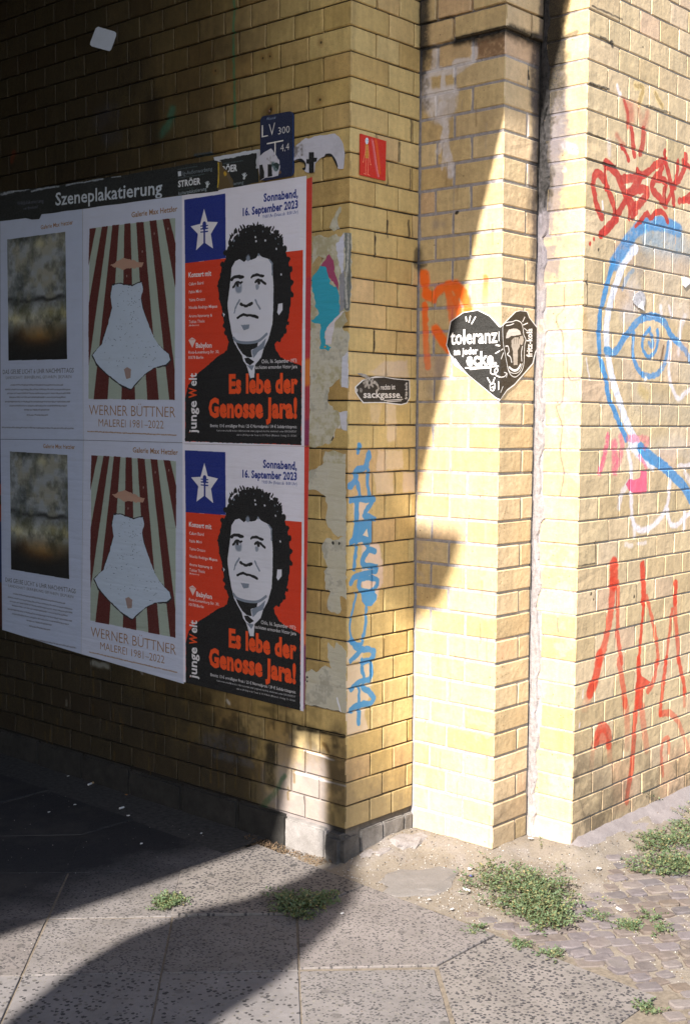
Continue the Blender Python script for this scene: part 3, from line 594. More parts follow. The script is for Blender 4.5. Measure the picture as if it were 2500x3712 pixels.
def fix_normals(me):
    bm = bmesh.new(); bm.from_mesh(me); bmesh.ops.recalc_face_normals(bm, faces=bm.faces); bm.to_mesh(me); bm.free()
def corner_mesh(x0, y0, wb, wa, z0, z1, joint, proud=0.0):
    """quoin brick showing on both faces: wb along x, wa along y"""
    j = joint/2
    bm = bmesh.new(); bmesh.ops.create_cube(bm, size=1)
    for v in bm.verts:
        v.co = Vector((x0-proud+(v.co.x+.5)*(wb-j+proud), y0-proud+(v.co.y+.5)*(wa-j+proud), z0+j+(v.co.z+.5)*(z1-z0-2*j)))
    bmesh.ops.bevel(bm, geom=bm.edges[:], offset=.0032, segments=1, affect='EDGES')
    for e in [e for e in bm.edges if abs(e.verts[0].co.z-e.verts[1].co.z) > .04]: 
        pass
    bmesh.ops.subdivide_edges(bm, edges=[e for e in bm.edges if abs(e.verts[0].co.z-e.verts[1].co.z) > .04 and e.verts[0].co.x < x0+.004 and e.verts[0].co.y < y0+.004], cuts=2)
    for v in bm.verts:
        v.co += Vector((random.uniform(-1, 1), random.uniform(-1, 1), random.uniform(-1, 1)))*.0007
    bmesh.ops.recalc_face_normals(bm, faces=bm.faces)
    me = bpy.data.meshes.new('brick'); bm.to_mesh(me); bm.free(); return me
def set_face_mats(me, fx, fy):
    me.materials.append(BM[fx]); me.materials.append(BM[fy])
    for p in me.polygons: p.material_index = 1 if abs(p.normal.y) > abs(p.normal.x) else 0
class Wall:
    def __init__(s, name, label, cat, loc):
        s.root = tag(empty(name, loc), label, cat); s.items = []; s.posts = []
    def face(s, pl, cuts, n, joint, proud=0, jit=.0011, bury=None):
        """cuts: positions of the cross joints in row n (ends included)"""
        for a0, a1 in zip(cuts[:-1], cuts[1:]):
            if a1-a0 < .012: continue
            pr = proud+random.uniform(-.0010, .0012)
            vs, fs = brick_vf(pl, a0, a1, z_row(n), z_row(n+1), pr, joint=joint, jit=jit)
            me = bpy.data.meshes.new('brick'); me.from_pydata(vs, [], fs); fix_normals(me); me.materials.append(BM[pl])
            am = (a0+a1)/2; ax, v0 = PL[pl]
            c = np.array([v0, am, z_row(n)+H/2]) if ax == 0 else np.array([am, v0, z_row(n)+H/2])
            s.add(me, c, (a1-a0), pl)
    def corner(s, x0, y0, wb, wa, n, joint, fx, fy, proud=0):
        me = corner_mesh(x0, y0, wb, wa, z_row(n), z_row(n+1), joint, proud+random.uniform(-.0006, .0012)); set_face_mats(me, fx, fy)
        s.add(me, np.array([x0, y0, z_row(n)+H/2]), wa+wb, fx)
    def add(s, me, c, width, pl):
        d = c-CAM; dz = d@AX_F; u = d@AX_R/dz*F_PX+1250; v = -(d@AX_U)/dz*F_PX+1856
        nrm = np.array([1, 0, 0]) if PL[pl][0] == 0 else np.array([0, 1, 0])
        size = width*H*abs(d@nrm)/np.linalg.norm(d)/dz**2
        if not (-120 < u < 2620 and -120 < v < 3830): size *= 1e-3
        if pl == 'L':
            if .21 < c[1] and .50 < c[2] < 2.2 and c[1] < 1.93: size *= 1e-3
        s.items.append((size, me))
    def build(s, limit=296):
        s.items.sort(key=lambda t: -t[0])
        for k, (sz_, me) in enumerate(s.items[:limit]):
            link('brick', me, (), s.root)
        rest = s.items[limit:]
        if rest:
            bm = bmesh.new(); mats = []
            for _, me in rest:
                mp = []
                for mt in me.materials:
                    if mt not in mats: mats.append(mt)
                    mp.append(mats.index(mt))
                nf = len(bm.faces); bm.from_mesh(me); bm.faces.ensure_lookup_table()
                for f in bm.faces[nf:]: f.material_index = mp[f.material_index]
            me = bpy.data.meshes.new('further_bricks'); bm.to_mesh(me); bm.free()
            for mt in mats: me.materials.append(mt)
            tag(link('further_bricks', me, (), s.root), kind='stuff')
def jw(v, a=.002): return v+random.uniform(-a, a)
# underpass wall: long sooty side and short reveal, header bond
wu = Wall('underpass_wall', 'yellow glazed brick underpass wall, sooty and dark to the left, carrying the posters', 'wall', (0, 0, 0))
mortar_box('mortar_bed', wu.root, .0085, X1-.001, .0085, 9, 'L', 'M', 3.99)
for n in ROWS_IN:
    if n == 0: continue
    odd = n % 2
    ca, cb = (.184, .122) if odd else (.119, .184)
    wu.corner(0, 0, cb, ca, n, .0042, 'L', 'M')
    cuts = [ca]
    while cuts[-1] < 4.6: cuts.append(cuts[-1]+jw(.1295))
    wu.face('L', cuts, n, .0040)
    q = [cb, cb+.116, X1] if odd else [cb, cb+.130, X1]
    wu.face('M', [q[0], jw(q[1]), q[2]], n, .0042)
wu.build()
# footing course of grey stones
def stone_block(name, x0, x1, y0, y1, z0, z1, mat, parent, bev=.012, jit=.003, sub=2):
    bm = bmesh.new(); bmesh.ops.create_cube(bm, size=1)
    for v in bm.verts: v.co = Vector((x0+(v.co.x+.5)*(x1-x0), y0+(v.co.y+.5)*(y1-y0), z0+(v.co.z+.5)*(z1-z0)))
    bmesh.ops.bevel(bm, geom=bm.edges[:], offset=bev, segments=2, affect='EDGES')
    bmesh.ops.triangulate(bm, faces=[f for f in bm.faces if f.calc_area() > 1e-4])
    bmesh.ops.subdivide_edges(bm, edges=[e for e in bm.edges if e.calc_length() > .05], cuts=sub)
    for v in bm.verts: v.co += Vector([random.uniform(-1, 1)*jit for _ in range(3)])
    me = bpy.data.meshes.new(name); bm.to_mesh(me); bm.free()
    return link(name, me, [mat], parent)
def stone_mat(name, c1, c2, scale=18, rough=.85, bump=.5):
    nt = NT(name); p = pos(nt); n = nt.noise(p, scale, 6, .65); f = nt.noise(p, 260, 3, .7)
    c = nt.ramp(n, [(.3, c1), (.68, c2)])
    hs = nt.n('HueSaturation'); nt.l(c, hs.inputs['Color']); nt.l(nt.rng(f, .25, .75, .75, 1.2), hs.inputs['Value'])
    nt.l(hs.outputs[0], nt.b.inputs['Base Color']); nt.b.inputs['Roughness'].default_value = rough
    nt.l(nt.bump(f, bump, .0015, nt.bump(n, bump, .006)), nt.b.inputs['Normal']); return nt.m
M_PLINTH = stone_mat('grimy_stone', (.11, .10, .09), (.24, .22, .205)); M_PLINTH_D = stone_mat('black_stained_stone', (.025, .024, .025), (.10, .092, .086))
M_PLINTH_L = stone_mat('chalky_stone', (.16, .145, .135), (.27, .25, .24))
yy = 0.075; M_SOOT = stone_mat('sooty_stone', (.010, .009, .008), (.030, .027, .024))
stone_block('corner_stone', -.030, .075, -.006, .075, -.05, .094, M_PLINTH_D, wu.root, bev=.016)
for k, wdt in enumerate((.19, .24, .3, .3, .3, .3, .3, .3)):
    stone_block('footing_stone', -.015 if k < 1 else -.004, .05, yy+.003, yy+wdt, -.05, .098+random.uniform(-.003, .004), M_PLINTH_L if k < 1 else M_SOOT, wu.root, bev=.008, jit=.0012); yy += wdt
for a0, a1 in ((.078, .188), (.192, .300), (.304, .346)):
    stone_block('footing_stone', a0, a1, -.003, .05, -.05, .0895, M_PLINTH, wu.root, bev=.004, jit=.0012)
# pier: side N faces the street, front O
wpi = Wall('brick_pier', 'pale yellow brick pier with light flush pointing between the underpass wall and the mortared joint', 'pier', (X1, Y1, 0))
mortar_box('mortar_bed', wpi.root, X1+.0022, X2-.001, Y1+.0028, .6, 'N', 'O', 3.62)
LEDGE = 34
for n in ROWS:
    odd = n % 2; pr = .011 if n >= LEDGE else 0
    if odd:   # stretcher face on O, header on N
        wpi.corner(X1, Y1, CC-.006, .124, n, .0075, 'N', 'O', pr)
        wpi.face('N', [Y1+.124, jw(Y1+.267), -.001], n, .0075, pr)
    else:
        wpi.corner(X1, Y1, .131, .195, n, .0075, 'N', 'O', pr)
        wpi.face('N', [Y1+.195, -.001] , n, .0075, pr)
        wpi.face('O', [X1+.131, X2-.006], n, .0075, pr, jit=.002)
wpi.build()
# facade
wf = Wall('facade_wall', 'tan brick street facade covered with blue and red graffiti, right of the pier', 'wall', (X2, Y2, 0))
mortar_box('mortar_bed', wf.root, X2+.0020, 4.3, Y2+.0036, 1.0, 'P', 'Q', 3.62)
for n in ROWS:
    odd = n % 2
    g = .035+random.uniform(-.012, .01) if n > 3 else .012
    if random.random() < .25: g = .016
    wq = .193 if odd else .124
    wf.corner(X2, Y2, wq, DD-g, n, .0040, 'P', 'Q')
    cuts = [X2+wq]
    while cuts[-1] < 4.2: cuts.append(cuts[-1]+jw(.1368))
    wf.face('Q', cuts, n, .0040, jit=.0011)
wf.build()
# crumbling mortar that fills the movement joint between pier and facade
def filler():
    vs, fs = [], []; n = 178; rows = []
    rs = np.random.RandomState(3)
    for i in range(n+1):
        z = .02+i*(3.56/n)
        wd = .032+.006*math.sin(z*23)+.005*math.sin(z*51+1)+rs.uniform(-.004, .004)+(.007 if int(z/H*1.0+.6) % 3 == 0 else 0)-(.006 if int(z/H+.6) % 5 == 1 else 0)
        if z > 2.25: wd *= .8
        row = []
        for k in range(7):
            t = k/6; y = Y1-.001-t*wd
            d = -.0020-.0035*math.sin(t*math.pi)*(0.3+1.0*rs.rand()) - .0025*rs.rand() if 0 < k < 6 else (.004 if k == 6 else -.002)
            row.append(len(vs)); vs.append((X2+d, y, z+rs.uniform(-.003, .003)))
        rows.append(row)
    for a, b in zip(rows[:-1], rows[1:]):
        for k in range(6): fs.append((a[k], a[k+1], b[k+1], b[k]))
    o = pydata('joint_filler', vs, fs, [wall_mat('P', 'mortar', cp, IM['P'], None, bump=.9, mortar=(.29, .262, .26))], wf.root, smooth=False)
    for k in range(30):
        z = random.uniform(.1, 2.1); s = random.uniform(.004, .009)
        bmx = bmesh.new(); bmesh.ops.create_icosphere(bmx, subdivisions=1, radius=1)
        for v in bmx.verts: v.co = Vector((X2-.005+v.co.x*.004, Y1-.008-random.Random(k).uniform(0, .014)+v.co.y*s*.8, z+v.co.z*s*random.uniform(.8, 1.3)))
        me = bpy.data.meshes.new('cavity'); bmx.to_mesh(me); bmx.free(); link('cavity', me, [M_HOLE], o)
M_HOLE = simple('dark_cavity', (.02, .018, .016), .95)
filler()
# ------------------------------------------------------------------ paper, stickers and signs on the walls
def sheet(name, pl, pts, off, th, mat, label=None, cat=None, group=None, edge=None, parent=None, curl=None):
    ax, v0 = PL[pl]; n = len(pts); vs = []
    for d in (off+th, off):
        for s_, z in pts:
            dd = d+(curl(s_, z) if curl else 0)
            vs.append((v0-dd, s_, z) if ax == 0 else (s_, v0-dd, z))
    fs = [tuple(range(n)), tuple(range(2*n-1, n-1, -1))]+[(k, (k+1) % n, n+(k+1) % n, n+k) for k in range(n)]
    c = (np.array(vs[:n]).mean(0))
    me = bpy.data.meshes.new(name); me.from_pydata([tuple(np.array(v)-c) for v in vs], [], fs); fix_normals(me)
    me.materials.append(mat)
    if edge: 
        me.materials.append(edge)
        for p_ in me.polygons: p_.material_index = 0 if p_.index == 0 else 1
    o = bpy.data.objects.new(name, me); col.objects.link(o); o.location = c
    if parent: o.parent = parent; o.location = Vector(c)-parent.location
    if label: tag(o, label, cat, group)
    return o
def ragged(pts, step=.012, amp=.003, seed=0, closed=True):
    rs = random.Random(seed); out = []; n = len(pts)
    for i in range(n if closed else n-1):
        a, b = pts[i], pts[(i+1) % n]; L = math.hypot(b[0]-a[0], b[1]-a[1]); k = max(1, int(L/step))
        for q in range(k):
            t = q/k; j = amp if q else amp*.3
            out.append((a[0]+(b[0]-a[0])*t+rs.uniform(-j, j), a[1]+(b[1]-a[1])*t+rs.uniform(-j, j)))
    if not closed: out.append(pts[-1])
    return out
M_EDGE = simple('paper_edge', (.70, .69, .68), .85)
# --- concert poster artwork
cc_ = Canvas('concert_poster', .17, .81, 1.33, 2.26, 1250, (226, 223, 234))
v1 = crop('L', 660, 620, 3.136); v2 = crop('L', 660, 1120, 3.136)
NAVY = (22, 42, 128); REDP = (214, 56, 18); INK = (13, 12, 13); GRY = (126, 136, 152); FACE = (214, 214, 224)
k_ = 1/3.136*.00115
cc_.poly(v1((42, 1048), (500, 992), (1383, 898))+v2((1362, 1548), (42, 1504)), REDP)
cc_.poly(v1((33, 325), (500, 255), (505, 990), (42, 1048)), NAVY)
cc_.poly(v1((258, 428), (298, 575), (415, 580), (335, 715), (360, 880), (260, 810), (168, 900), (188, 715), (105, 628), (215, 600)), (226, 222, 226))
cc_.stroke(v1((262, 640), (262, 820)), 24*k_, NAVY, soft=.05); cc_.stroke(v1((262, 604), (262, 640)), 52*k_, NAVY, soft=.05)
for yy_ in (622, 655, 690): cc_.stroke(v1((222, yy_+5), (300, yy_-3)), 12*k_, NAVY, soft=.05)
body = v1((500, 1000), (506, 920), (560, 825), (610, 750), (650, 690), (700, 650), (760, 640), (800, 622), (850, 618), (900, 602), (950, 650), (985, 640), (1020, 705), (1080, 720), (1130, 800), (1175, 890), (1215, 1000), (1240, 1150), (1250, 1300), (1240, 1500))
body += v2((1222, 80), (1200, 180), (1150, 320), (1055, 400), (1080, 480), (1130, 550), (1240, 600), (1365, 645), (1360, 1548), (43, 1504), (45, 1010), (78, 865), (170, 745), (300, 640), (400, 550), (520, 470), (540, 370), (510, 300), (490, 200), (478, 100))
body += v1((458, 1560), (430, 1450), (410, 1300), (440, 1200), (462, 1080))
cc_.poly(body, INK, rough=.0016)
for k in range(26):
    t = k/25*math.pi; q = v1((845-math.cos(t)*300, 830-math.sin(t)*205))[0]
    cc_.stroke([q, (q[0]+random.uniform(-.008, .008), q[1]+random.uniform(.004, .012))], random.uniform(.008, .013), INK, soft=.2, w2=.004)
    if k % 3 == 0: cc_.dot(v1((845-math.cos(t)*260, 850-math.sin(t)*170))[0], random.uniform(.002, .004), GRY, .8)
hair_ = v1((470, 1060), (458, 1180), (425, 1300), (440, 1440), (505, 930), (560, 830), (610, 750), (1175, 880), (1215, 1000), (1240, 1120), (1250, 1260), (1245, 1400), (1130, 790), (1080, 720))+v2((480, 60), (495, 180), (505, 280), (1222, 40), (1205, 160), (1170, 260), (1110, 350))
for q in hair_: cc_.dot((q[0]+random.uniform(-.003, .003), q[1]+random.uniform(-.003, .003)), random.uniform(.005, .011), INK, soft=.2)
cc_.poly(v1((570, 1100), (612, 1022), (660, 1000), (715, 1032), (745, 1005), (800, 1008), (850, 985), (880, 945), (915, 975), (985, 995), (1022, 1030), (1038, 1150), (1046, 1300), (1047, 1500))+v2((1040, 60), (1034, 170), (1010, 270), (990, 340), (940, 440), (905, 550), (835, 640), (830, 780), (782, 785), (740, 640), (705, 590), (690, 530), (640, 450), (600, 380), (568, 250), (545, 120), (528, 0))+v1((525, 1500), (545, 1350), (562, 1200)), FACE, rough=.0006)
cc_.poly(v2((612, 355), (660, 385), (760, 395), (872, 378), (860, 430), (795, 470), (805, 550), (740, 545), (690, 500), (645, 430)), INK, rough=.0008)
cc_.stroke(v2((595, 330), (640, 372), (760, 385), (880, 362), (970, 285)), 26*k_, GRY, soft=.1)
cc_.poly(v2((800, 470), (900, 400), (960, 330), (940, 440), (880, 480), (820, 560)), GRY, rough=.0008); cc_.poly(v2((745, 640), (830, 640), (800, 700)), GRY); cc_.poly(v2((715, 560), (760, 550), (830, 600), (780, 640), (735, 610)), INK)
for pts, ww, c_ in ((v1((572, 1232), (615, 1203), (700, 1205)), 30, INK), (v1((800, 1205), (860, 1182), (935, 1195)), 26, INK), (v1((590, 1320), (625, 1275), (690, 1268)), 24, INK), (v1((845, 1260), (890, 1240), (958, 1288)), 22, INK), (v1((672, 1512), (740, 1535), (805, 1502)), 26, INK),
                     (v1((660, 1470), (612, 1568)), 20, GRY), (v1((840, 1465), (895, 1568)), 18, GRY), (v2((640, 106), (690, 70), (760, 72), (840, 85), (872, 100)), 22, INK), (v1((1030, 1050), (1035, 1180)), 16, GRY), (v2((600, 45), (612, 10)), 14, GRY), (v1((1000, 1010), (1035, 1060)), 14, GRY)):
    cc_.stroke(pts, ww*k_, c_, soft=.12)
cc_.dot(v1((650, 1335))[0], 46*k_, GRY, .9); cc_.dot(v1((640, 1292))[0], 20*k_, INK); cc_.dot(v1((664, 1302))[0], 9*k_, FACE); cc_.dot(v1((862, 1318))[0], 24*k_, GRY, .8); cc_.dot(v1((882, 1266))[0], 20*k_, INK); cc_.dot(v1((905, 1275))[0], 8*k_, FACE)
cc_.poly(v2((675, 182), (775, 172), (770, 222), (712, 242)), GRY, rough=.0008); cc_.poly(v1((1095, 1568), (1100, 1510), (1150, 1500))+v2((1150, 10), (1110, 70), (1088, 40)), FACE); cc_.poly(v2((470, 38), (495, 60), (482, 92)), FACE)
for q, r_ in (((845, 752), 10), ((850, 800), 12), ((955, 792), 12), ((1082, 885), 9), ((1135, 1180), 10), ((598, 795), 14), ((650, 712), 12), ((760, 990), 30), ((880, 955), 14)): cc_.dot(v1(q)[0], r_*k_, GRY if r_ > 12 else FACE)
WT = (228, 224, 226)
def tx(f, s_, a, b, t, c_, bold=0.0, cv=cc_, al=1.0): cv.text(s_, *f(a, b, t), c_, bold, al)
tx(v1, 'Sonnabend,', (935, 348), (1325, 296), (935, 258), NAVY, .035); tx(v1, '16. September 2023', (698, 510), (1325, 418), (698, 424), NAVY, .035); tx(v1, '19:00 Uhr (Einlass ab 18:00 Uhr)', (925, 537), (1325, 480), (925, 500), NAVY)
for s_, a, b, t, bo in (('Konzert mit', (82, 1208), (340, 1188), (82, 1152), .03), ('Calum Baird', (85, 1302), (250, 1286), (85, 1266), .01), ('Pablo Miró', (85, 1392), (230, 1378), (85, 1358), .01), ('Yaima Orozco', (85, 1483), (270, 1470), (85, 1449), .01), ('Nicolás Rodrigo Miquea', (85, 1568), (410, 1552), (85, 1534), .01)):
    tx(v1, s_, a, b, t, WT, bo)
for s_, a, b, t, bo in (('Aruma Itzamaray &', (85, 97), (350, 85), (85, 64), .01), ('Tobias Thiele', (85, 162), (265, 152), (85, 128), .01), ('(Moderation)', (85, 196), (200, 190), (85, 177), .01), ('Babylon', (165, 440), (345, 438), (165, 384), .03), ('Rosa-Luxemburg-Str. 30,', (82, 507), (430, 500), (82, 474), .01), ('10178 Berlin', (82, 567), (250, 565), (82, 534), .01),
                        ('Chile, 16. September 1973:', (912, 617), (1315, 606), (912, 574), .012), ('Faschisten ermorden Víctor Jara', (825, 682), (1315, 672), (825, 642), .012), ('Eintritt: 13 € ermäßigter Preis / 25 € Normalpreis / 39 € Solidaritätspreis', (328, 1342), (1310, 1356), (328, 1308), .01),
                        ('Kartenvorverkauf & weitere Informationen unter jungewelt.de/chile, telefonisch unter 030/53635537', (402, 1390), (1308, 1404), (402, 1368), .0), ('oder im jW-Shop in der Torstr. 6, 10119 Berlin (Mittwoch - Freitag: 13 - 18 Uhr)', (628, 1440), (1308, 1452), (628, 1418), .0)):
    tx(v2, s_, a, b, t, WT, bo)
cc_.poly(v2((80, 352), (122, 322), (165, 350), (125, 442)), WT, .85); cc_.stroke(v2((80, 352), (165, 350)), .0012, REDP, soft=.05)
ORP = (232, 78, 16)
tx(v2, 'Es lebe der', (540, 950), (1322, 946), (540, 748), ORP, .052); tx(v2, 'Genosse Jara!', (310, 1222), (1315, 1232), (310, 1018), ORP, .052)
tx(v2, 'junge', (172, 1412), (172, 1042), (86, 1412), WT, .025); tx(v2, 'W', (172, 1012), (172, 892), (86, 1012), ORP, .03); tx(v2, 'elt', (172, 876), (172, 728), (86, 876), WT, .025); cc_.dot(v2((92, 1402))[0], .0022, ORP)
imc = cc_.image()
up_c = [sz('L', 662, 708), sz('L', 1113, 636.5), sz('L', 1105, 1617.5), sz('L', 664, 1608)]
lo_c = [sz('L', 664, 1609), sz('L', 1105, 1618.5), sz('L', 1102, 2578.5), sz('L', 666, 2472)]
dzc = sz('L', 670, 703)[1]-sz('L', 670, 1612)[1]
sheet('concert_poster', 'L', up_c, .0030, .0006, print_mat('concert_print', 'L', cc_, imc, rough=.42), 'upper red, white and blue concert poster with a black curly-haired portrait', 'poster', 'concert posters', M_EDGE)
sheet('concert_poster', 'L', lo_c, .0028, .0006, print_mat('concert_print_low', 'L', cc_, imc, rough=.42, z_shift=dzc), 'lower red, white and blue concert poster, its bottom edge just above the bare dark bricks', 'poster', 'concert posters', M_EDGE)
# --- gallery posters
PAPER_SKYLIT = (192, 198, 218); BRN = (142, 104, 70)  # white paper with the sky's blue light put into its colour
cg = Canvas('stripe_poster', .76, 1.42, 1.32, 2.28, 900, PAPER_SKYLIT)
g1 = crop('L', 0, 640, 2.306); g2 = crop('L', 0, 1200, 2.306)
ART = g1((755, 435), (1470, 347))+g2((1465, 575), (746, 566))
cg.poly(ART, (156, 168, 156))
DR = (84, 26, 20)
for P_ in (g1((755, 435), (808, 430), (746, 745)), g1((857, 422), (908, 415))+g2((748, 290), (745, 0))+g1((748, 1060)), g1((945, 408), (1000, 402))+g2((905, 570), (788, 570)), g1((1045, 396), (1096, 390))+g2((1135, 572), (1020, 572)), g1((1143, 384), (1205, 378))+g2((1332, 574), (1237, 574)), g1((1255, 370), (1312, 364))+g2((1465, 330), (1465, 575), (1420, 575)), g1((1365, 356), (1420, 350), (1472, 560), (1470, 930))):
    cg.poly(P_, DR, rough=.0005)
for k in range(60):
    q = g1((random.uniform(760, 1460), random.uniform(450, 1380)))[0] if k % 2 else g2((random.uniform(760, 1460), random.uniform(0, 560)))[0]
    cg.dot(q, random.uniform(.0008, .0022), (120, 54, 44), .5)
for q in ((1295, 480), (1410, 440), (1195, 630), (1065, 835)): cg.dot(g1(q)[0], .004, (170, 160, 158), .8, noise=.6)
PALE = (182, 196, 214)
kite = g1((940, 900), (1010, 885), (1060, 900), (1110, 905), (1190, 872), (1205, 930), (1185, 1010), (1205, 1110), (1240, 1210), (1290, 1340))+g2((1330, 110), (1420, 195), (1438, 245), (1400, 288), (1300, 310), (1215, 370), (1100, 495), (1020, 465), (905, 375), (810, 285), (772, 205), (850, 110), (885, 0))+g1((905, 1230), (940, 1090), (925, 990))
cg.poly(kite, (30, 28, 34), rough=.0016, seed=2)
kc = np.mean(np.array(kite), 0); cg.poly([tuple(kc+(np.array(p_)-kc)*.975) for p_ in kite], PALE, rough=.0014, seed=2)
for k in range(110):
    q = g1((random.uniform(960, 1180), random.uniform(930, 1370)))[0] if k % 2 else g2((random.uniform(880, 1330), random.uniform(20, 300)))[0]
    cg.stroke([q, (q[0]+random.uniform(-.008, .008), q[1]+random.uniform(-.004, .004))], .0022, (58, 70, 88), .8, w2=.0008)
cg.poly(g2((1040, 320), (1070, 302), (1100, 320), (1095, 390), (1060, 400)), (150, 128, 122), rough=.001); cg.poly(g1((920, 745), (1040, 680), (1130, 700), (1210, 720), (1190, 760), (1040, 780)), (178, 140, 120), rough=.003)
tx(g1, 'Galerie Max Hetzler', (1105, 342), (1487, 290), (1105, 298), BRN, .018, cg); tx(g2, 'WERNER BÜTTNER', (750, 700), (1470, 722), (750, 615), BRN, -.008, cg); tx(g2, 'MALEREI 1981–2022', (830, 797), (1372, 815), (830, 733), BRN, -.008, cg)
def greek(cv, f, a, b, h, c_, al=.6, seed=0):
    """lines too small to read in the photograph: word-like marks"""
    rs = random.Random(seed); A_, B_ = np.array(f(a)[0]), np.array(f(b)[0]); L = np.linalg.norm(B_-A_); t = 0
    while t < L:
        wd = rs.uniform(.010, .035); e = min(L, t+wd); cv.stroke([tuple(A_+(B_-A_)*t/L), tuple(A_+(B_-A_)*e/L)], h, c_, al, soft=.4, noise=.7, cell=3, seed=int(t*1000)+seed, smooth=False); t = e+.004
greek(cg, g2, (738, 840), (1480, 872), .0045, BRN, .75)
img = cg.image()
cs_ = Canvas('cloud_poster', 1.36, 2.0, 1.32, 2.30, 800, (178, 188, 212))  # bluish skylight put into this paper colour too
AR2 = g1((65, 527), (550, 462))+g2((565, 235), (76, 246))
ay0 = min(p_[0] for p_ in AR2); ay1 = max(p_[0] for p_ in AR2); az0 = min(p_[1] for p_ in AR2); az1 = max(p_[1] for p_ in AR2)
tmp = cs_.px.copy(); cs_.poly(AR2, (255, 0, 0)); msk = (cs_.px[..., 0] > .99) & (cs_.px[..., 1] < .01); cs_.px[:] = tmp
zz = ((np.arange(cs_.h)/cs_.res+cs_.z0-az0)/(az1-az0))[:, None]+np.zeros((1, cs_.w)); ss = ((np.arange(cs_.w)/cs_.res+cs_.s0-ay0)/(ay1-ay0))[None, :]+np.zeros((cs_.h, 1))
nn = vnoise(cs_.h, cs_.w, 90, 4)*.45+vnoise(cs_.h, cs_.w, 34, 5)*.3+vnoise(cs_.h, cs_.w, 12, 6)*.15+vnoise(cs_.h, cs_.w, 5, 7)*.1; n2 = vnoise(cs_.h, cs_.w, 60, 14)*.6+vnoise(cs_.h, cs_.w, 20, 15)*.4
def lerp3(a, b, t): return np.array(a)/255*(1-t[..., None])+np.array(b)/255*t[..., None]
skyc = lerp3((44, 50, 48), (146, 152, 156), np.clip((nn-.28)*2.4+(.5-abs(zz-.55))*.3, 0, 1)); skyc = skyc*(1-.16*np.clip((n2-.45)*4, 0, 1)[..., None]*np.array([.1, .35, 1.0]))
gl = np.exp(-((zz-.20)/.09)**2)*np.exp(-((ss-.45)/.35)**2); skyc = skyc*(1-np.clip((.30-zz+(nn-.5)*.22)*6, 0, 1)[..., None]*.93)+gl[..., None]*np.array([.42, .26, .04])*.85*(.4+nn[..., None])
skyc *= (1-.7*np.exp(-((zz-.485+(n2-.5)*.06)/.018)**2)*np.clip((nn-.35)*5, 0, 1))[..., None]
skyc += np.exp(-((zz-.93)/.04)**2)[..., None]*np.exp(-((ss-.45)/.12)**2)[..., None]*np.array([.10, .08, .0])
skyc += (np.exp(-((zz-.36+(nn-.5)*.1)/.06)**2)*(.3+n2))[..., None]*np.array([.20, .17, .05])
cs_.px[..., :3][msk] = np.clip(skyc, 0, 1)[msk]
tx(g1, 'Galerie Max Hetzler', (345, 442), (613, 398), (345, 408), BRN, .015, cs_); tx(g2, 'DAS GELBE LICHT 6 UHR NACHMITTAGS', (28, 360), (620, 347), (28, 323), (84, 80, 82), .0, cs_); tx(g2, 'LANDSCHAFT: ERINNERUNG, GEFAHREN, ERSPÜREN', (55, 401), (600, 393), (55, 377), (104, 100, 104), -.004, cs_)
for k, (yy_, xa, xb) in enumerate(((452, 95, 530), (490, 50, 590), (522, 65, 590), (555, 85, 550), (592, 50, 590), (626, 85, 560), (660, 210, 415), (703, 230, 405), (806, 22, 622))): greek(cs_, g2, (xa, yy_), (xb, yy_+(10 if k == 8 else 0)), .0055, (112, 110, 118), .7, k)
ims = cs_.image()
TL = lambda x, y: sz('L', x*1.5944, y*1.5944)
dzg = sz('L', 480, 787)[1]-sz('L', 480, 1639)[1]
sheet('gallery_poster', 'L', [TL(189, 474), TL(421, 443), TL(421, 1006), TL(191, 1000)], .0022, .0005, print_mat('stripe_print', 'L', cg, img, rough=.5), 'upper pale poster of dark red stripes behind a light blue shape, beside the concert poster', 'poster', 'striped gallery posters', M_EDGE)
sheet('gallery_poster', 'L', [TL(191, 1001), TL(421, 1007), TL(419, 1555), TL(186, 1487)], .0020, .0005, print_mat('stripe_print_low', 'L', cg, img, rough=.5, z_shift=dzg), 'lower pale poster of dark red stripes, its foot on the bare sooty bricks', 'poster', 'striped gallery posters', M_EDGE)
dzs = sz('L', 200, 805)[1]-sz('L', 200, 1608)[1]
sheet('gallery_poster', 'L', [TL(1, 499), TL(188, 474), TL(190, 1000), TL(2, 998)], .0016, .0005, print_mat('cloud_print', 'L', cs_, ims, rough=.5), 'upper pale poster with a clouded landscape, at the far left under the black strip', 'poster', 'landscape gallery posters', M_EDGE)
sheet('gallery_poster', 'L', [TL(2, 999), TL(190, 1001), TL(185, 1487), TL(6, 1432)], .0014, .0005, print_mat('cloud_print_low', 'L', cs_, ims, rough=.5, z_shift=dzs), 'lower pale poster with a clouded landscape, at the far left above dark paving', 'poster', 'landscape gallery posters', M_EDGE)
cb_ = Canvas('old_blue_poster', 1.93, 2.6, .4, 2.3, 300, (18, 44, 84))
cb_.poly([(1.93, 1.0), (2.6, 1.0), (2.6, 1.16), (1.93, 1.16)], (120, 40, 24)); cb_.poly([(1.93, 1.36), (2.6, 1.36), (2.6, 2.3), (1.93, 2.3)], (14, 22, 34)); cb_.poly([(1.93, .5), (2.6, .5), (2.6, .74), (1.93, .74)], (60, 20, 18))
sheet('old_poster', 'L', [(1.945, 2.24), (1.945, .545), (2.55, .56), (2.55, 2.25)], .0008, .0004, print_mat('old_blue_print', 'L', cb_, cb_.image()), 'dark blue older poster peeking out at the extreme left edge', 'poster')
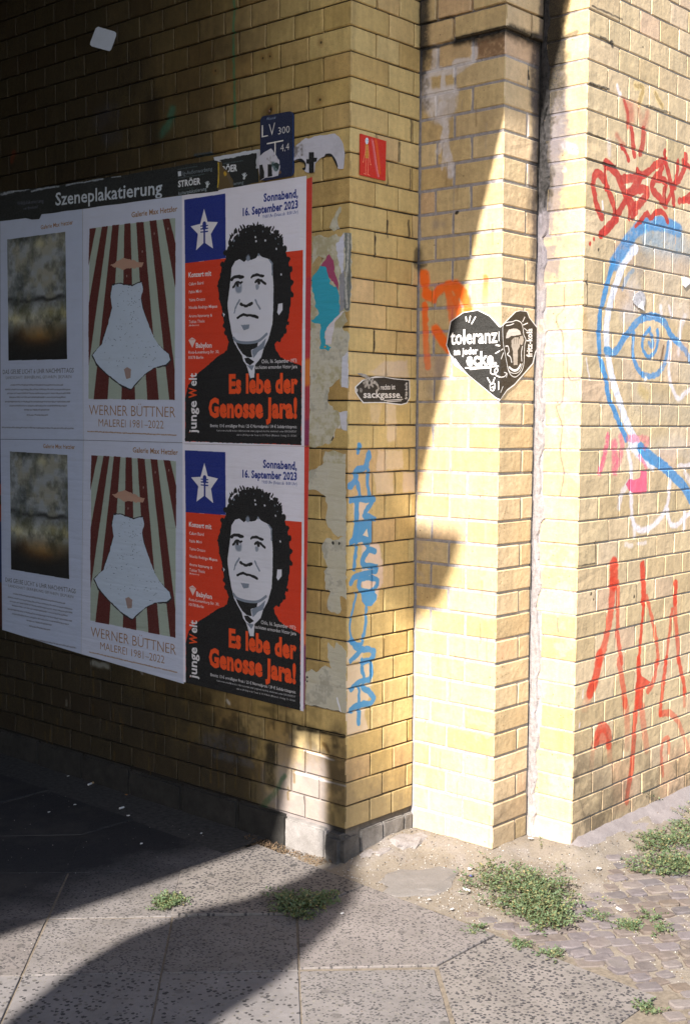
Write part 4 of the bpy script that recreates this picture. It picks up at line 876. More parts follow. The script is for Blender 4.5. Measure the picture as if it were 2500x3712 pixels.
# --- older red posters under the concert posters, only a strip shows
cr_ = Canvas('old_red_poster', .14, .30, .44, 2.26, 500, (202, 56, 40))
la = crop('L', 1090, 700, 2.33); lb = crop('L', 1090, 1700, 2.33)
zz_ = lambda f, y: f((60, y))[0][1]
for za, zb, c_ in ((zz_(la, 700), zz_(la, 1390), (186, 52, 62)), (zz_(la, 1390), zz_(la, 1640), (214, 120, 46)), (zz_(la, 1620), zz_(la, 1900), (176, 54, 66)), (zz_(la, 1900), zz_(la, 2130), (140, 48, 84)), (zz_(la, 2130), zz_(lb, 900), (206, 58, 42)), (zz_(lb, 900), zz_(lb, 1270), (176, 54, 56)), (zz_(lb, 1270), zz_(lb, 1480), (214, 108, 62)), (zz_(lb, 1480), .44, (130, 50, 92))):
    cr_.poly([(.14, za), (.30, za-.02), (.30, zb-.02), (.14, zb)], c_, soft=.008)
mr_ = print_mat('old_red_print', 'L', cr_, cr_.image(), rough=.5)
sheet('old_poster', 'L', [(.26, 2.21), sz('L', 1134, 641), sz('L', 1122, 1617), (.26, 1.36)], .0024, .0004, mr_, 'red and orange older poster showing as a strip behind the upper concert poster', 'poster', None, M_EDGE)
sheet('old_poster', 'L', [(.26, 1.355), sz('L', 1122, 1619), sz('L', 1106, 2572), (.26, .50)], .0022, .0004, mr_, 'red to purple older poster showing as a strip behind the lower concert poster', 'poster', None, M_EDGE)
# --- torn paper layers at the corner
ct = Canvas('torn_paper', -.03, .30, .44, 2.26, 900, (192, 186, 164))
ct.wash(lambda s_, z, n: np.clip((n-.42)*3.5, 0, 1)*.6, (202, 198, 184)); ct.wash(lambda s_, z, n: np.clip((.5-n)*5, 0, 1)*.5*(z > 1.3), (150, 138, 92)); ct.wash(lambda s_, z, n: np.clip((n-.6)*8, 0, 1)*.5, (146, 140, 124))
ct.poly(la((170, 620), (240, 520), (285, 560), (290, 660), (320, 760), (325, 960), (300, 800), (230, 690)), (160, 62, 100), rough=.003)
ct.poly(la((95, 700), (150, 625), (210, 620), (235, 700), (265, 780), (310, 800), (325, 870), (345, 1005), (300, 1060), (240, 1110), (205, 1190), (210, 1280), (260, 1300), (240, 1325), (165, 1320), (170, 1110), (90, 1080), (120, 1060), (160, 1010), (120, 940), (120, 870), (95, 800)), (34, 158, 182), rough=.0035)
ct.poly(la((300, 440), (365, 335), (372, 520), (360, 720), (330, 600)), (206, 206, 220), rough=.003); ct.poly(la((240, 1110), (345, 1005), (370, 1000), (290, 1090), (260, 1270), (215, 1280), (208, 1190)), (214, 206, 210), rough=.002)
ct.poly(la((330, 700), (375, 640), (390, 960), (330, 1000)), (136, 136, 148), .8, rough=.003); ct.poly(la((375, 330), (425, 330), (418, 990), (372, 990)), (92, 98, 98), .85, rough=.003, noise=.3); ct.stroke(la((405, 350), (400, 560), (385, 760), (395, 960)), .010, (204, 200, 190), .8, noise=.6, cell=5)
ct.poly(la((350, 1380), (400, 1340), (402, 1650), (345, 1640)), (208, 208, 218), rough=.002); ct.poly(la((330, 1850), (395, 1840), (392, 2010), (350, 1990)), (208, 206, 214), rough=.002); ct.poly(la((290, 2020), (330, 1960), (340, 2050), (270, 2110)), (216, 208, 204), rough=.002); ct.poly(la((258, 2090), (280, 2050), (285, 2100)), (20, 20, 20)); ct.dot(la((210, 1300))[0], .004, (210, 150, 50))
ct.stroke(lb((310, 1940), (345, 2060)), .006, (226, 226, 232), soft=.2); ct.dot(lb((60, 1760))[0], .004, (12, 12, 12)); ct.dot(lb((60, 1795))[0], .003, (12, 12, 12)); ct.dot(lb((278, 628))[0], .0045, (12, 12, 12)); ct.dot(lb((328, 632))[0], .004, (12, 12, 12))
mt_ = print_mat('torn_paper_print', 'L', ct, ct.image(), rough=.85, wrinkle=.6, grain=.12)
def torn(pts, lab, seed, off=.0006, amp=.004, th=.0014): return sheet('torn_paper', 'L', ragged(pts, .011, amp, seed), off, th, mt_, lab, 'torn paper')
torn(la((100, 365), (150, 352), (240, 372), (300, 345), (345, 365), (365, 330), (428, 335), (432, 700), (418, 985), (372, 1000), (395, 1080), (352, 1140), (412, 1190), (402, 1400), (402, 1650), (345, 1640), (330, 1560), (240, 1640), (225, 1760), (280, 1830), (330, 1850), (395, 1840), (395, 2010), (300, 1990), (262, 2110), (100, 2150), (78, 2140), (82, 1300), (92, 800), (98, 720), (170, 600), (200, 545), (150, 530), (98, 600)), 'big patch of torn paper with a turquoise and pink blotch beside the red poster strip', 1)
torn(la((180, 2300), (210, 2180), (300, 2180), (380, 2200))+lb((376, 0), (385, 200), (385, 560), (320, 575), (290, 555), (235, 490), (215, 420), (228, 330), (212, 235), (130, 180), (70, 175), (70, 20)), 'pale torn paper strip at the brick corner, level with the top of the blue tag', 2)
torn(lb((220, 582), (300, 600), (383, 560), (385, 1000), (387, 1105), (335, 1070), (345, 1190), (310, 1230), (232, 1190), (228, 1110), (255, 1040), (213, 1020), (198, 870), (230, 830), (182, 690), (190, 625)), 'grey torn paper scrap at the brick corner with two nail holes', 3)
torn(lb((232, 1462), (288, 1525), (302, 1460), (385, 1540), (386, 2062), (300, 2040), (160, 2010), (42, 1992), (48, 1712), (92, 1690), (130, 1722), (205, 1660), (262, 1690), (228, 1590)), 'lowest and plainest torn paper patch, ending level with the poster feet', 4, amp=.0028)
torn(la((245, 290), (290, 190), (330, 110), (345, 120), (310, 220), (330, 300), (280, 320)), 'thin whitish torn paper sliver above the turquoise patch', 5, amp=.003)
# --- paper remnant with a black letter t, at the top
ctt = Canvas('letter_paper', -.02, .40, 2.10, 2.60, 900, (198, 196, 206))
tt = crop('L', 900, 360, 3.92)
ctt.wash(lambda s_, z, n: np.clip((n-.5)*4, 0, 1)*.35, (160, 158, 166))
ctt.poly(tt((875, 750), (945, 750), (945, 828), (992, 830), (980, 885), (945, 890), (945, 1060), (875, 1060), (875, 915), (838, 912), (838, 850), (875, 850)), (12, 12, 14))
ctt.stroke(tt((690, 895), (760, 880), (805, 925), (805, 975)), .016, (12, 12, 14), soft=.1); ctt.stroke(tt((1120, 800), (1180, 800), (1225, 850), (1250, 900), (1268, 960)), .011, (12, 12, 14), soft=.1)
ctt.stroke(tt((650, 690), (700, 640), (760, 590)), .006, (70, 50, 40), .7, noise=.6); ctt.stroke(tt((400, 930), (440, 990)), .02, (30, 60, 60), .8, noise=.6); ctt.poly(tt((318, 928), (372, 928), (382, 1095), (318, 1110)), (14, 13, 14)); ctt.poly(tt((200, 940), (240, 930), (268, 1040), (268, 1120), (200, 1160)), (14, 13, 14)); ctt.poly(tt((385, 930), (440, 900), (485, 930), (470, 1010), (420, 960)), (30, 50, 50), noise=.3); ctt.wash(lambda s_, z, n: np.clip((n-.55)*6, 0, 1)*.55*(s_ > .20), (74, 62, 50))
mtt = print_mat('letter_paper_print', 'L', ctt, ctt.image(), rough=.7, wrinkle=.5)
sheet('torn_paper', 'L', ragged(tt((592, 775), (650, 692), (730, 622), (828, 548), (868, 560), (960, 522), (1240, 486), (1300, 530), (1360, 640), (1380, 760), (1362, 985), (1290, 982), (1268, 950), (1235, 880), (1195, 812), (1130, 792), (1060, 822), (1000, 872), (960, 912), (948, 1035), (875, 1045), (828, 1030), (770, 985), (818, 965), (805, 905), (720, 868), (640, 860), (602, 820)), .01, .0016, 6), .0036, .0012, mtt, 'white arched paper remnant with a black letter t above the concert poster', 'torn paper')
sheet('torn_paper', 'L', ragged(tt((185, 822), (262, 760), (362, 700), (418, 782), (482, 870), (490, 960), (462, 1090), (280, 1120), (200, 1160), (192, 960)), .01, .0018, 7), .0128, .0012, mtt, 'crumpled grey paper remnant stuck over the lower left of the blue plate', 'torn paper')
# --- black billposting strip and two black stickers
ch = Canvas('header_strip', .20, 2.2, 2.12, 2.62, 700, (20, 24, 24))
hs_ = crop('L', 0, 540, 1.568)
ch.wash(lambda s_, z, n: np.clip((n-.6)*5, 0, 1)*.3, (50, 54, 54))
tx(g1, 'Szeneplakatierung', (470, 240), (1362, 143), (470, 134), (186, 194, 204), .015, ch); tx(g1, 'Wildplakatierung', (148, 237), (370, 213), (148, 208), (92, 96, 112), .0, ch); tx(g1, 'verboten!', (200, 277), (322, 262), (200, 252), (92, 96, 112), .0, ch)
for pts, ww in ((hs_((10, 258), (80, 240)), 8), (hs_((85, 238), (170, 222)), 10), (hs_((182, 240), (270, 222), (340, 212)), 5), (hs_((382, 205), (440, 190), (500, 184), (590, 168)), 6), (hs_((640, 160), (690, 153)), 4)): ch.stroke(pts, ww*.0015, (170, 178, 190), .8, noise=.6, cell=5, soft=.4)
sheet('billposting_strip', 'L', ragged(hs_((0, 243), (180, 226), (380, 200), (600, 164), (700, 150), (860, 120), (1012, 98), (1018, 262), (700, 309), (240, 370), (226, 398), (185, 400), (150, 392), (0, 410)), .05, .0016, 8), .0024, .0010, print_mat('strip_print', 'L', ch, ch.image(), rough=.35), 'long black strip lettered Szeneplakatierung above the pale posters', 'sign')
ck = Canvas('black_sticker', .35, 1.0, 2.15, 2.62, 1100, (22, 27, 25))
tx(hs_, 'STRÖER', (1018, 216), (1146, 198), (1018, 181), (214, 216, 220), .04, ck); ck.poly(hs_((1017, 128), (1035, 125), (1036, 152), (1018, 155)), (200, 204, 210)); tx(hs_, 'Ilg-Außenwerbung', (1040, 150), (1212, 122), (1040, 127), (120, 130, 138), .0, ck); tx(hs_, 'kulturplakatierung', (1020, 262), (1180, 234), (1020, 242), (150, 160, 166), .01, ck)
greek(ck, hs_, (1018, 116), (1130, 98), .004, (90, 104, 110), .6, 1); greek(ck, hs_, (1018, 166), (1170, 142), .004, (90, 104, 110), .6, 2); greek(ck, hs_, (1018, 232), (1110, 220), .003, (90, 104, 110), .5, 3)
def hand(cv, q, s_=.011):
    for a in (-.7, -.3, .1, .5, 1.1): cv.stroke([q, (q[0]-math.sin(a)*s_*1.3, q[1]+math.cos(a)*s_*1.3)], s_*.32, (200, 206, 210), soft=.2)
    cv.dot((q[0], q[1]-s_*.2), s_*.5, (200, 206, 210))
hand(ck, hs_((1184, 208))[0])
tx(hs_, 'RÖER', (1268, 135), (1353, 123), (1268, 98), (214, 216, 220), .04, ck); tx(hs_, 'ierung', (1330, 206), (1388, 196), (1330, 188), (120, 130, 136), .01, ck); hand(ck, hs_((1393, 160))[0]); greek(ck, hs_, (1275, 84), (1385, 66), .004, (90, 104, 110), .6, 4)
ck.poly(hs_((1243, 60), (1262, 70), (1275, 110), (1300, 125), (1326, 165), (1332, 222), (1243, 232)), (92, 74, 40), rough=.003); ck.stroke(hs_((1247, 80), (1248, 140), (1244, 215)), .006, (196, 166, 40), .9, noise=.4); ck.dot(hs_((1285, 140))[0], .008, (204, 160, 40), .9, noise=.3); ck.stroke(hs_((1300, 145), (1320, 200)), .012, (96, 84, 66), .8, noise=.5)
ck.poly(hs_((1218, 46), (1478, -2), (1490, 12), (1462, 22), (1252, 62), (1262, 72), (1225, 64)), (190, 194, 202), rough=.0015); ck.poly(hs_((1460, 15), (1485, 8), (1482, 104), (1460, 108)), (186, 188, 196), rough=.002)
mk = print_mat('sticker_print', 'L', ck, ck.image(), rough=.4)
sheet('black_sticker', 'L', ragged(hs_((1010, 97), (1120, 78), (1243, 58), (1246, 238), (1130, 252), (1016, 266)), .04, .0014, 9), .0040, .0008, mk, 'black sticker with white company lettering at the right end of the long strip', 'sticker', None)
sheet('black_sticker', 'L', ragged(hs_((1218, 46), (1240, 42), (1478, -2), (1490, 10), (1486, 104), (1470, 112), (1474, 188), (1330, 218), (1243, 234)), .03, .0014, 10), .0032, .0007, mk, 'half torn black sticker under a white paper frame, left of the blue plate', 'sticker', None)
# --- blue plate
cv_ = Canvas('plate_print', .15, .55, 2.15, 2.62, 1100, (18, 29, 62))
WP = (222, 216, 210)
cv_.wash(lambda s_, z, n: np.clip((n-.5)*5, 0, 1)*.35, (14, 28, 66))
tx(tt, 'L', (222, 548), (310, 530), (222, 368), WP, -.01, cv_); tx(tt, 'V', (322, 528), (412, 505), (322, 350), WP, -.01, cv_); tx(tt, '300', (455, 503), (618, 474), (455, 402), WP, -.006, cv_); tx(tt, '4,4', (487, 748), (612, 722), (487, 642), WP, -.006, cv_); tx(tt, 'Wasser', (290, 302), (422, 278), (290, 262), (150, 160, 180), .0, cv_)
cv_.stroke(tt((300, 636), (525, 590)), .0045, WP, soft=.1); cv_.stroke(tt((413, 612), (413, 800)), .0055, WP, soft=.1)
pts = []
q0 = tt((200, 250), (660, 165), (665, 1085), (200, 1165))
def rounded(q, r=.018, n=5):
    out = []
    for i in range(4):
        a, b, c_ = np.array(q[i-1]), np.array(q[i]), np.array(q[(i+1) % 4]); u = (a-b)/np.linalg.norm(a-b); v = (c_-b)/np.linalg.norm(c_-b)
        for k in range(n+1):
            t = k/n; out.append(tuple(b+u*r*(1-t)**2+v*r*t**2))
    return out
plate = tag(empty('blue_plate', (0, .33, 2.35)), 'small dark blue utility plate lettered LV 300 above the concert poster', 'sign')
sheet('plate', 'L', rounded(q0), .004, .0065, print_mat('plate_enamel', 'L', cv_, cv_.image(), rough=.28, wrinkle=.05), parent=plate, edge=simple('plate_rim', (.012, .035, .12), .4))
for q in (tt((330, 175)), tt((480, 1040))):
    bmx = bmesh.new(); bmesh.ops.create_uvsphere(bmx, u_segments=8, v_segments=5, radius=.006); 
    for v_ in bmx.verts: v_.co.x *= .5
    me = bpy.data.meshes.new('screw'); bmx.to_mesh(me); bmx.free(); o = link('screw', me, [simple('rusty_screw', (.14, .08, .05), .6)], plate, (-.011, q[0][0], q[0][1]))
# --- small white sticker high in the dark
sheet('white_sticker', 'L', [tuple(p_) for p_ in l0((800, 214), (930, 252), (946, 266), (944, 290), (905, 400), (890, 413), (750, 374), (735, 360), (737, 340), (780, 228))], .001, .0012, simple('blue_shaded_vinyl', (.52, .58, .70), .45, .05), 'small pale square sticker with rounded corners, high on the dark bricks', 'sticker')  # white sticker with its bluish shade put into the colour
# --- red plastic picture tile
cx_ = Canvas('red_tile', .0, .20, 2.2, 2.6, 2500, (200, 36, 14))
r7 = crop('M', 1250, 460, 7.84); kr = 1/7.84*.00125
cx_.stroke(r7((720, 385), (770, 700), (820, 1050), (895, 1400)), 70*kr, (206, 92, 108), .75, soft=.5); cx_.stroke(r7((745, 400), (800, 740), (850, 1100), (915, 1410)), 18*kr, (230, 160, 160), .8, soft=.5); cx_.stroke(r7((830, 400), (880, 750), (935, 1300)), 80*kr, (216, 84, 6), .85, soft=.5)  # pink and orange streaks slanting across the red
cx_.poly(r7(*[(575+48*math.cos(a*.52), 398+95*math.sin(a*.52)) for a in range(12)]), (204, 216, 224)); cx_.dot(r7((560, 375))[0], 12*kr, (110, 150, 180)); cx_.dot(r7((598, 385))[0], 12*kr, (110, 150, 180)); cx_.stroke(r7((560, 430), (595, 436)), 8*kr, (110, 150, 180))
for yy_ in range(515, 890, 44): cx_.stroke(r7((548+(yy_-515)*-.02-8, yy_), (604+(yy_-515)*.03, yy_+8)), 24*kr, (196, 142, 50), soft=.2)
for pts in (r7((548, 560), (520, 760), (466, 1000)), r7((612, 560), (630, 760), (655, 940), (684, 1080)), r7((545, 880), (538, 1320)), r7((612, 880), (603, 1340)), r7((490, 1325), (550, 1345)), r7((590, 1352), (655, 1372))): cx_.stroke(pts, 15*kr, (236, 130, 100), soft=.2)
cx_.dot(r7((466, 1000))[0], 14*kr, (236, 150, 110)); cx_.dot(r7((680, 1075))[0], 14*kr, (236, 150, 110))
sheet('picture_tile', 'M', r7((397, 190), (1123, 402), (1104, 1530), (386, 1362)), .0025, .0045, print_mat('tile_print', 'M', cx_, cx_.image(), rough=.28, wrinkle=.04), 'small red picture tile with a thin skeleton figure on the lit brick edge', 'tile', None, simple('tile_edge', (.45, .04, .02), .4))
# --- black sticker on the reveal
cz = Canvas('wide_sticker', .0, .34, 1.3, 1.7, 1800, (36, 29, 22))
kz = 1/2.91*.0012
cz.poly(m2((330, 1500), (1100, 1500), (1100, 2100), (330, 2100)), (222, 218, 214)); cz.poly(m2((408, 1752), (480, 1688), (560, 1662), (700, 1652), (800, 1672), (962, 1686), (964, 1866), (936, 1918), (880, 1934), (700, 1912), (484, 1914), (436, 1856), (404, 1800)), (36, 29, 22))
tx(m2, 'rechts ist', (662, 1782), (816, 1778), (662, 1728), WP, .02, cz); tx(m2, 'sackgasse.', (482, 1868), (888, 1868), (482, 1795), WP, .022, cz); tx(m2, 'fritz-kola', (945, 1884), (945, 1706), (916, 1884), WP, .02, cz)
cz.stroke(m2((700, 1898), (895, 1884)), 7*kz, WP, soft=.1); cz.stroke(m2((730, 1912), (880, 1900)), 6*kz, WP, soft=.1)
for a in range(8): cz.stroke(m2((540, 1712), (540+55*math.cos(a*.785), 1712+50*math.sin(a*.785))), 22*kz, (176, 168, 158), .9, soft=.3, noise=.3)
cz.dot(m2((545, 1712))[0], 14*kz, (50, 42, 36)); cz.stroke(m2((600, 1700), (640, 1760), (620, 1800)), 24*kz, (190, 182, 172), .9, noise=.5); cz.dot(m2((455, 1790))[0], 18*kz, (170, 164, 158), .8, noise=.5); cz.dot(m2((412, 1790))[0], 16*kz, (200, 196, 190), .9)
sheet('wide_sticker', 'M', ragged(m2((393, 1752), (470, 1680), (545, 1655), (610, 1640), (700, 1645), (800, 1662), (970, 1678), (972, 1868), (942, 1926), (880, 1946), (700, 1922), (478, 1926), (430, 1862), (396, 1806)), .03, .0006, 3), .0006, .0009, print_mat('wide_sticker_print', 'M', cz, cz.image(), rough=.4, wrinkle=.35), 'black sticker lettered rechts ist sackgasse on the narrow brick reveal', 'sticker')
sheet('torn_paper', 'M', ragged(m2((418, 1606), (500, 1618), (560, 1660), (545, 1690), (490, 1650), (430, 1625)), .008, .0012, 5), .002, .001, simple('curled_scrap', (.34, .31, .28), .8, .4, 200), 'little torn finger of paper above the sackgasse sticker', 'torn paper')
# --- heart sticker folded round the pier edge
hh = crop('N', 1600, 1100, 4.126); ho = crop('O', 1600, 1100, 4.126); kh_ = 1/4.126*.00105
c1_ = Canvas('heart_side', Y1-.01, -.08, 1.2, 1.8, 2400, (224, 220, 216)); c2_ = Canvas('heart_front', X1-.01, X2+.02, 1.2, 1.8, 2400, (224, 220, 216))
BK = (22, 20, 17); BK_GLARE = (48, 37, 20)  # front half is the same black, with glare browned into its colour
c1_.poly(hh((900, 355), (862, 350), (722, 192), (545, 104), (332, 138), (146, 270), (84, 620), (138, 760), (260, 900), (400, 1062), (606, 1232), (820, 1408), (900, 1440)), BK)
c1_.poly(hh((150, 775), (190, 900), (300, 1000), (385, 1055), (300, 950), (215, 830)), (206, 206, 214)); c1_.stroke(hh((180, 800), (240, 900), (330, 1010)), 10*kh_, BK, soft=.2)
def tw(cv, f, s_, a, b, t, bold): tx(f, s_, a, b, t, (236, 232, 228), bold, cv)
tw(c1_, hh, 'toleranz', (135, 612), (838, 582), (135, 396), .018); tw(c1_, hh, 'an jeder', (185, 768), (548, 752), (185, 668), .028); tw(c1_, hh, 'ecke.', (374, 930), (830, 916), (374, 725), .032)
LW = (236, 232, 228)
c2_.poly(ho((860, 355), (882, 350), (1036, 196), (1104, 128), (1170, 110), (1268, 124), (1302, 214), (1420, 368), (1436, 480), (1444, 620), (1388, 726), (1350, 890), (1236, 1026), (1076, 1206), (966, 1290), (872, 1430), (850, 1440)), BK_GLARE)
for cv, f, pts, ww in ((c1_, hh, ((370, 202), (376, 258)), 20), (c1_, hh, ((435, 190), (414, 275)), 18), (c1_, hh, ((510, 202), (455, 300)), 18), (c1_, hh, ((360, 962), (600, 952), (852, 938)), 16), (c1_, hh, ((430, 985), (600, 968), (740, 962)), 14), (c1_, hh, ((740, 965), (738, 1035), (790, 1060), (842, 1010), (830, 965), (795, 1010), (822, 1075), (880, 1100)), 14),
                       (c1_, hh, ((690, 1112), (742, 1200)), 16), (c1_, hh, ((800, 1112), (768, 1190)), 16), (c1_, hh, ((730, 1215), (738, 1290), (780, 1302), (802, 1250), (795, 1195), (745, 1210)), 12), (c1_, hh, ((752, 1260), (785, 1240), (772, 1280)), 9), (c1_, hh, ((856, 1170), (856, 1285)), 14), (c1_, hh, ((820, 622), (870, 630)), 18), (c1_, hh, ((812, 745), (870, 710)), 14), (c1_, hh, ((862, 420), (862, 560)), 8),
                       (c2_, ho, ((878, 1102), (930, 1092), (968, 1050)), 13), (c2_, ho, ((930, 1030), (970, 1048), (960, 1100)), 12), (c2_, ho, ((882, 700), (908, 680)), 14), (c2_, ho, ((916, 738), (884, 826)), 14), (c2_, ho, ((1235, 204), (1203, 272)), 14), (c2_, ho, ((1278, 292), (1212, 320)), 14), (c2_, ho, ((1228, 370), (1275, 410)), 12), (c2_, ho, ((910, 1240), (875, 1330)), 9),
                       (c2_, ho, ((905, 420), (912, 330), (960, 285), (1050, 272), (1110, 252), (1180, 285), (1208, 370), (1222, 470), (1252, 540), (1235, 620), (1228, 760), (1222, 900), (1190, 1010), (1110, 1095), (1040, 1080), (995, 1010), (970, 900), (940, 740), (915, 600), (905, 420)), 11), (c2_, ho, ((1005, 955), (1070, 1000), (1130, 985), (1172, 915)), 30), (c2_, ho, ((975, 940), (1010, 1020), (1090, 1045), (1160, 1010), (1200, 900)), 9), (c2_, ho, ((950, 640), (985, 640), (1000, 720), (975, 760), (1020, 800), (1040, 880)), 16), (c2_, ho, ((1200, 640), (1185, 740), (1190, 860)), 14), (c2_, ho, ((960, 330), (1020, 320), (1070, 300)), 12)):
    cv.stroke(f(*pts), ww*kh_, LW, soft=.1)
c2_.poly(ho((955, 520), (965, 440), (1000, 390), (1060, 372), (1130, 378), (1165, 410), (1178, 466), (1110, 478), (1030, 490), (990, 518)), (206, 196, 186), rough=.001); c2_.poly(ho((1036, 545), (1080, 510), (1140, 500), (1165, 560), (1160, 640), (1130, 700), (1128, 920), (1068, 922), (1058, 700), (1036, 640)), (178, 166, 152), rough=.001); c2_.poly(ho((1160, 490), (1205, 478), (1225, 540), (1200, 620), (1165, 610)), (178, 166, 152), rough=.001)
for xx in (1080, 1110, 1140): c2_.stroke(ho((xx, 515), (xx-4, 600)), 6*kh_, BK_GLARE, soft=.2)
tw(c2_, ho, 'fritz-kola', (1345, 800), (1345, 372), (1262, 800), .03)
heart = tag(empty('heart_sticker', (X1, Y1, 1.5)), 'black heart-shaped sticker lettered toleranz, folded around the pier edge', 'sticker')
e_ = Y1-.0016; xe = X1-.0016
left = ragged(hh((870, 352), (722, 180), (545, 94), (330, 128), (134, 262), (72, 622), (128, 765), (200, 930), (390, 1062), (600, 1238), (820, 1422), (858, 1452)), .03, .0005, 1, closed=False)
left[0] = (e_, left[0][1]); left[-1] = (e_, left[-1][1])
sheet('left_half', 'N', left, .0008, .0009, print_mat('heart_side_print', 'N', c1_, c1_.image(), rough=.4, wrinkle=.3), parent=heart)
right = ragged(ho((876, 350), (1032, 188), (1100, 120), (1170, 100), (1276, 114), (1312, 210), (1432, 360), (1452, 480), (1458, 622), (1402, 732), (1364, 900), (1242, 1042), (1082, 1222), (972, 1304), (872, 1455)), .03, .0005, 2, closed=False)
right[0] = (xe, left[0][1]); right[-1] = (xe, left[-1][1])
sheet('right_half', 'O', right, .0008, .0009, print_mat('heart_front_print', 'O', c2_, c2_.image(), rough=.4, wrinkle=.3), parent=heart)
# --- scraps on the graffiti wall
sheet('torn_paper', 'Q', ragged(q2((845, 840), (870, 770), (930, 740), (965, 760), (980, 810), (970, 900), (940, 945), (900, 905), (860, 880)), .008, .002, 12), .001, .0016, simple('grey_scrap', (.45, .43, .44), .8, .3, 120, .3), 'ragged grey paper scrap inside the blue outline above the eye', 'torn paper')
sheet('torn_paper', 'Q', ragged(q2((900, 912), (925, 880), (945, 850), (960, 950)), .008, .001, 13), .003, .002, simple('white_scrap', (.78, .78, .80), .8), 'small white paper point sticking out just above the blue eye', 'torn paper')
sheet('torn_paper', 'Q', ragged(q2((1365, 620), (1390, 590), (1440, 610), (1445, 660), (1400, 705), (1375, 680)), .008, .0015, 14), .001, .003, simple('white_scrap_bit', (.78, .78, .80), .8), 'little white paper scrap at the right border of the graffiti wall', 'torn paper')
# ------------------------------------------------------------------ pavement
def gz(x, y):
    """height of the dirt: a low bank against the pier and facade"""
    h = 0.0
    d = max(0.0, min(abs(x-.347) if y < -.0 else 9, 9))
    # distance to the stepped wall foot
    segs = [((0, 0), (X1, 0)), ((X1, 0), (X1, Y1)), ((X1, Y1), (X2, Y1)), ((X2, Y1), (X2, Y2)), ((X2, Y2), (3, Y2))]
    dm = 9
    for (ax, ay), (bx, by) in segs:
        L2 = (bx-ax)**2+(by-ay)**2; t = min(1, max(0, ((x-ax)*(bx-ax)+(y-ay)*(by-ay))/L2))
        dm = min(dm, math.hypot(x-ax-t*(bx-ax), y-ay-t*(by-ay)))
    k = min(1, max(0, (x+.05)/.25))
    h += .034*k*math.exp(-(dm/.09)**2)+.007*k*math.exp(-(dm/.28)**2)
    h += .0022*math.sin(x*31+y*17)*k+.0016*math.sin(x*67-y*53)*k
    return h
def dirt_sheet():
    vs, fs = [], []; xs = np.concatenate([np.concatenate([np.arange(-.30, 1.9, .016), np.arange(1.9, 4.6, .06)])]); ys = np.arange(-2.6, .16, .016)
    idx = {}
    for i, x in enumerate(xs):
        for j, y in enumerate(ys):
            idx[i, j] = len(vs); vs.append((x, y, gz(x, y)-.004+random.uniform(-.0008, .0008)))
    for i in range(len(xs)-1):
        for j in range(len(ys)-1): fs.append((idx[i, j], idx[i+1, j], idx[i+1, j+1], idx[i, j+1]))
    return vs, fs
nt = NT('sandy_dirt'); p = pos(nt)
n1_ = nt.noise(p, 9, 6, .65); n2_ = nt.noise(p, 130, 4, .7); n3_ = nt.noise(p, 480, 2, .6)
c = nt.ramp(n1_, [(.3, (0.162, 0.138, 0.117)), (.5, (0.191, 0.162, 0.13)), (.7, (0.202, 0.178, 0.162))])
hs = nt.n('HueSaturation'); nt.l(c, hs.inputs['Color']); nt.l(nt.math('MULTIPLY', nt.rng(n2_, .3, .7, .82, 1.12), nt.rng(n3_, .25, .75, .8, 1.18)), hs.inputs['Value'])
nt.l(hs.outputs[0], nt.b.inputs['Base Color']); nt.b.inputs['Roughness'].default_value = .95; nt.b.inputs['Specular IOR Level'].default_value = .1
nt.l(nt.bump(n3_, .5, .0015, nt.bump(n2_, .6, .004)), nt.b.inputs['Normal']); M_DIRT = nt.m
far = pydata('ground', [(-60, -60, -.035), (60, -60, -.035), (60, 60, -.035), (-60, 60, -.035)], [(0, 1, 2, 3)], [simple('street_surface', (0.15, 0.14, 0.13), .9)])
tag(far, 'grey street surface reaching away around the paved corner', None, kind='structure')
vs, fs = dirt_sheet()
dirt = pydata('dirt_ground', vs, fs, [M_DIRT], smooth=True); tag(dirt, 'sandy dirt banked against the foot of the walls', kind='structure')

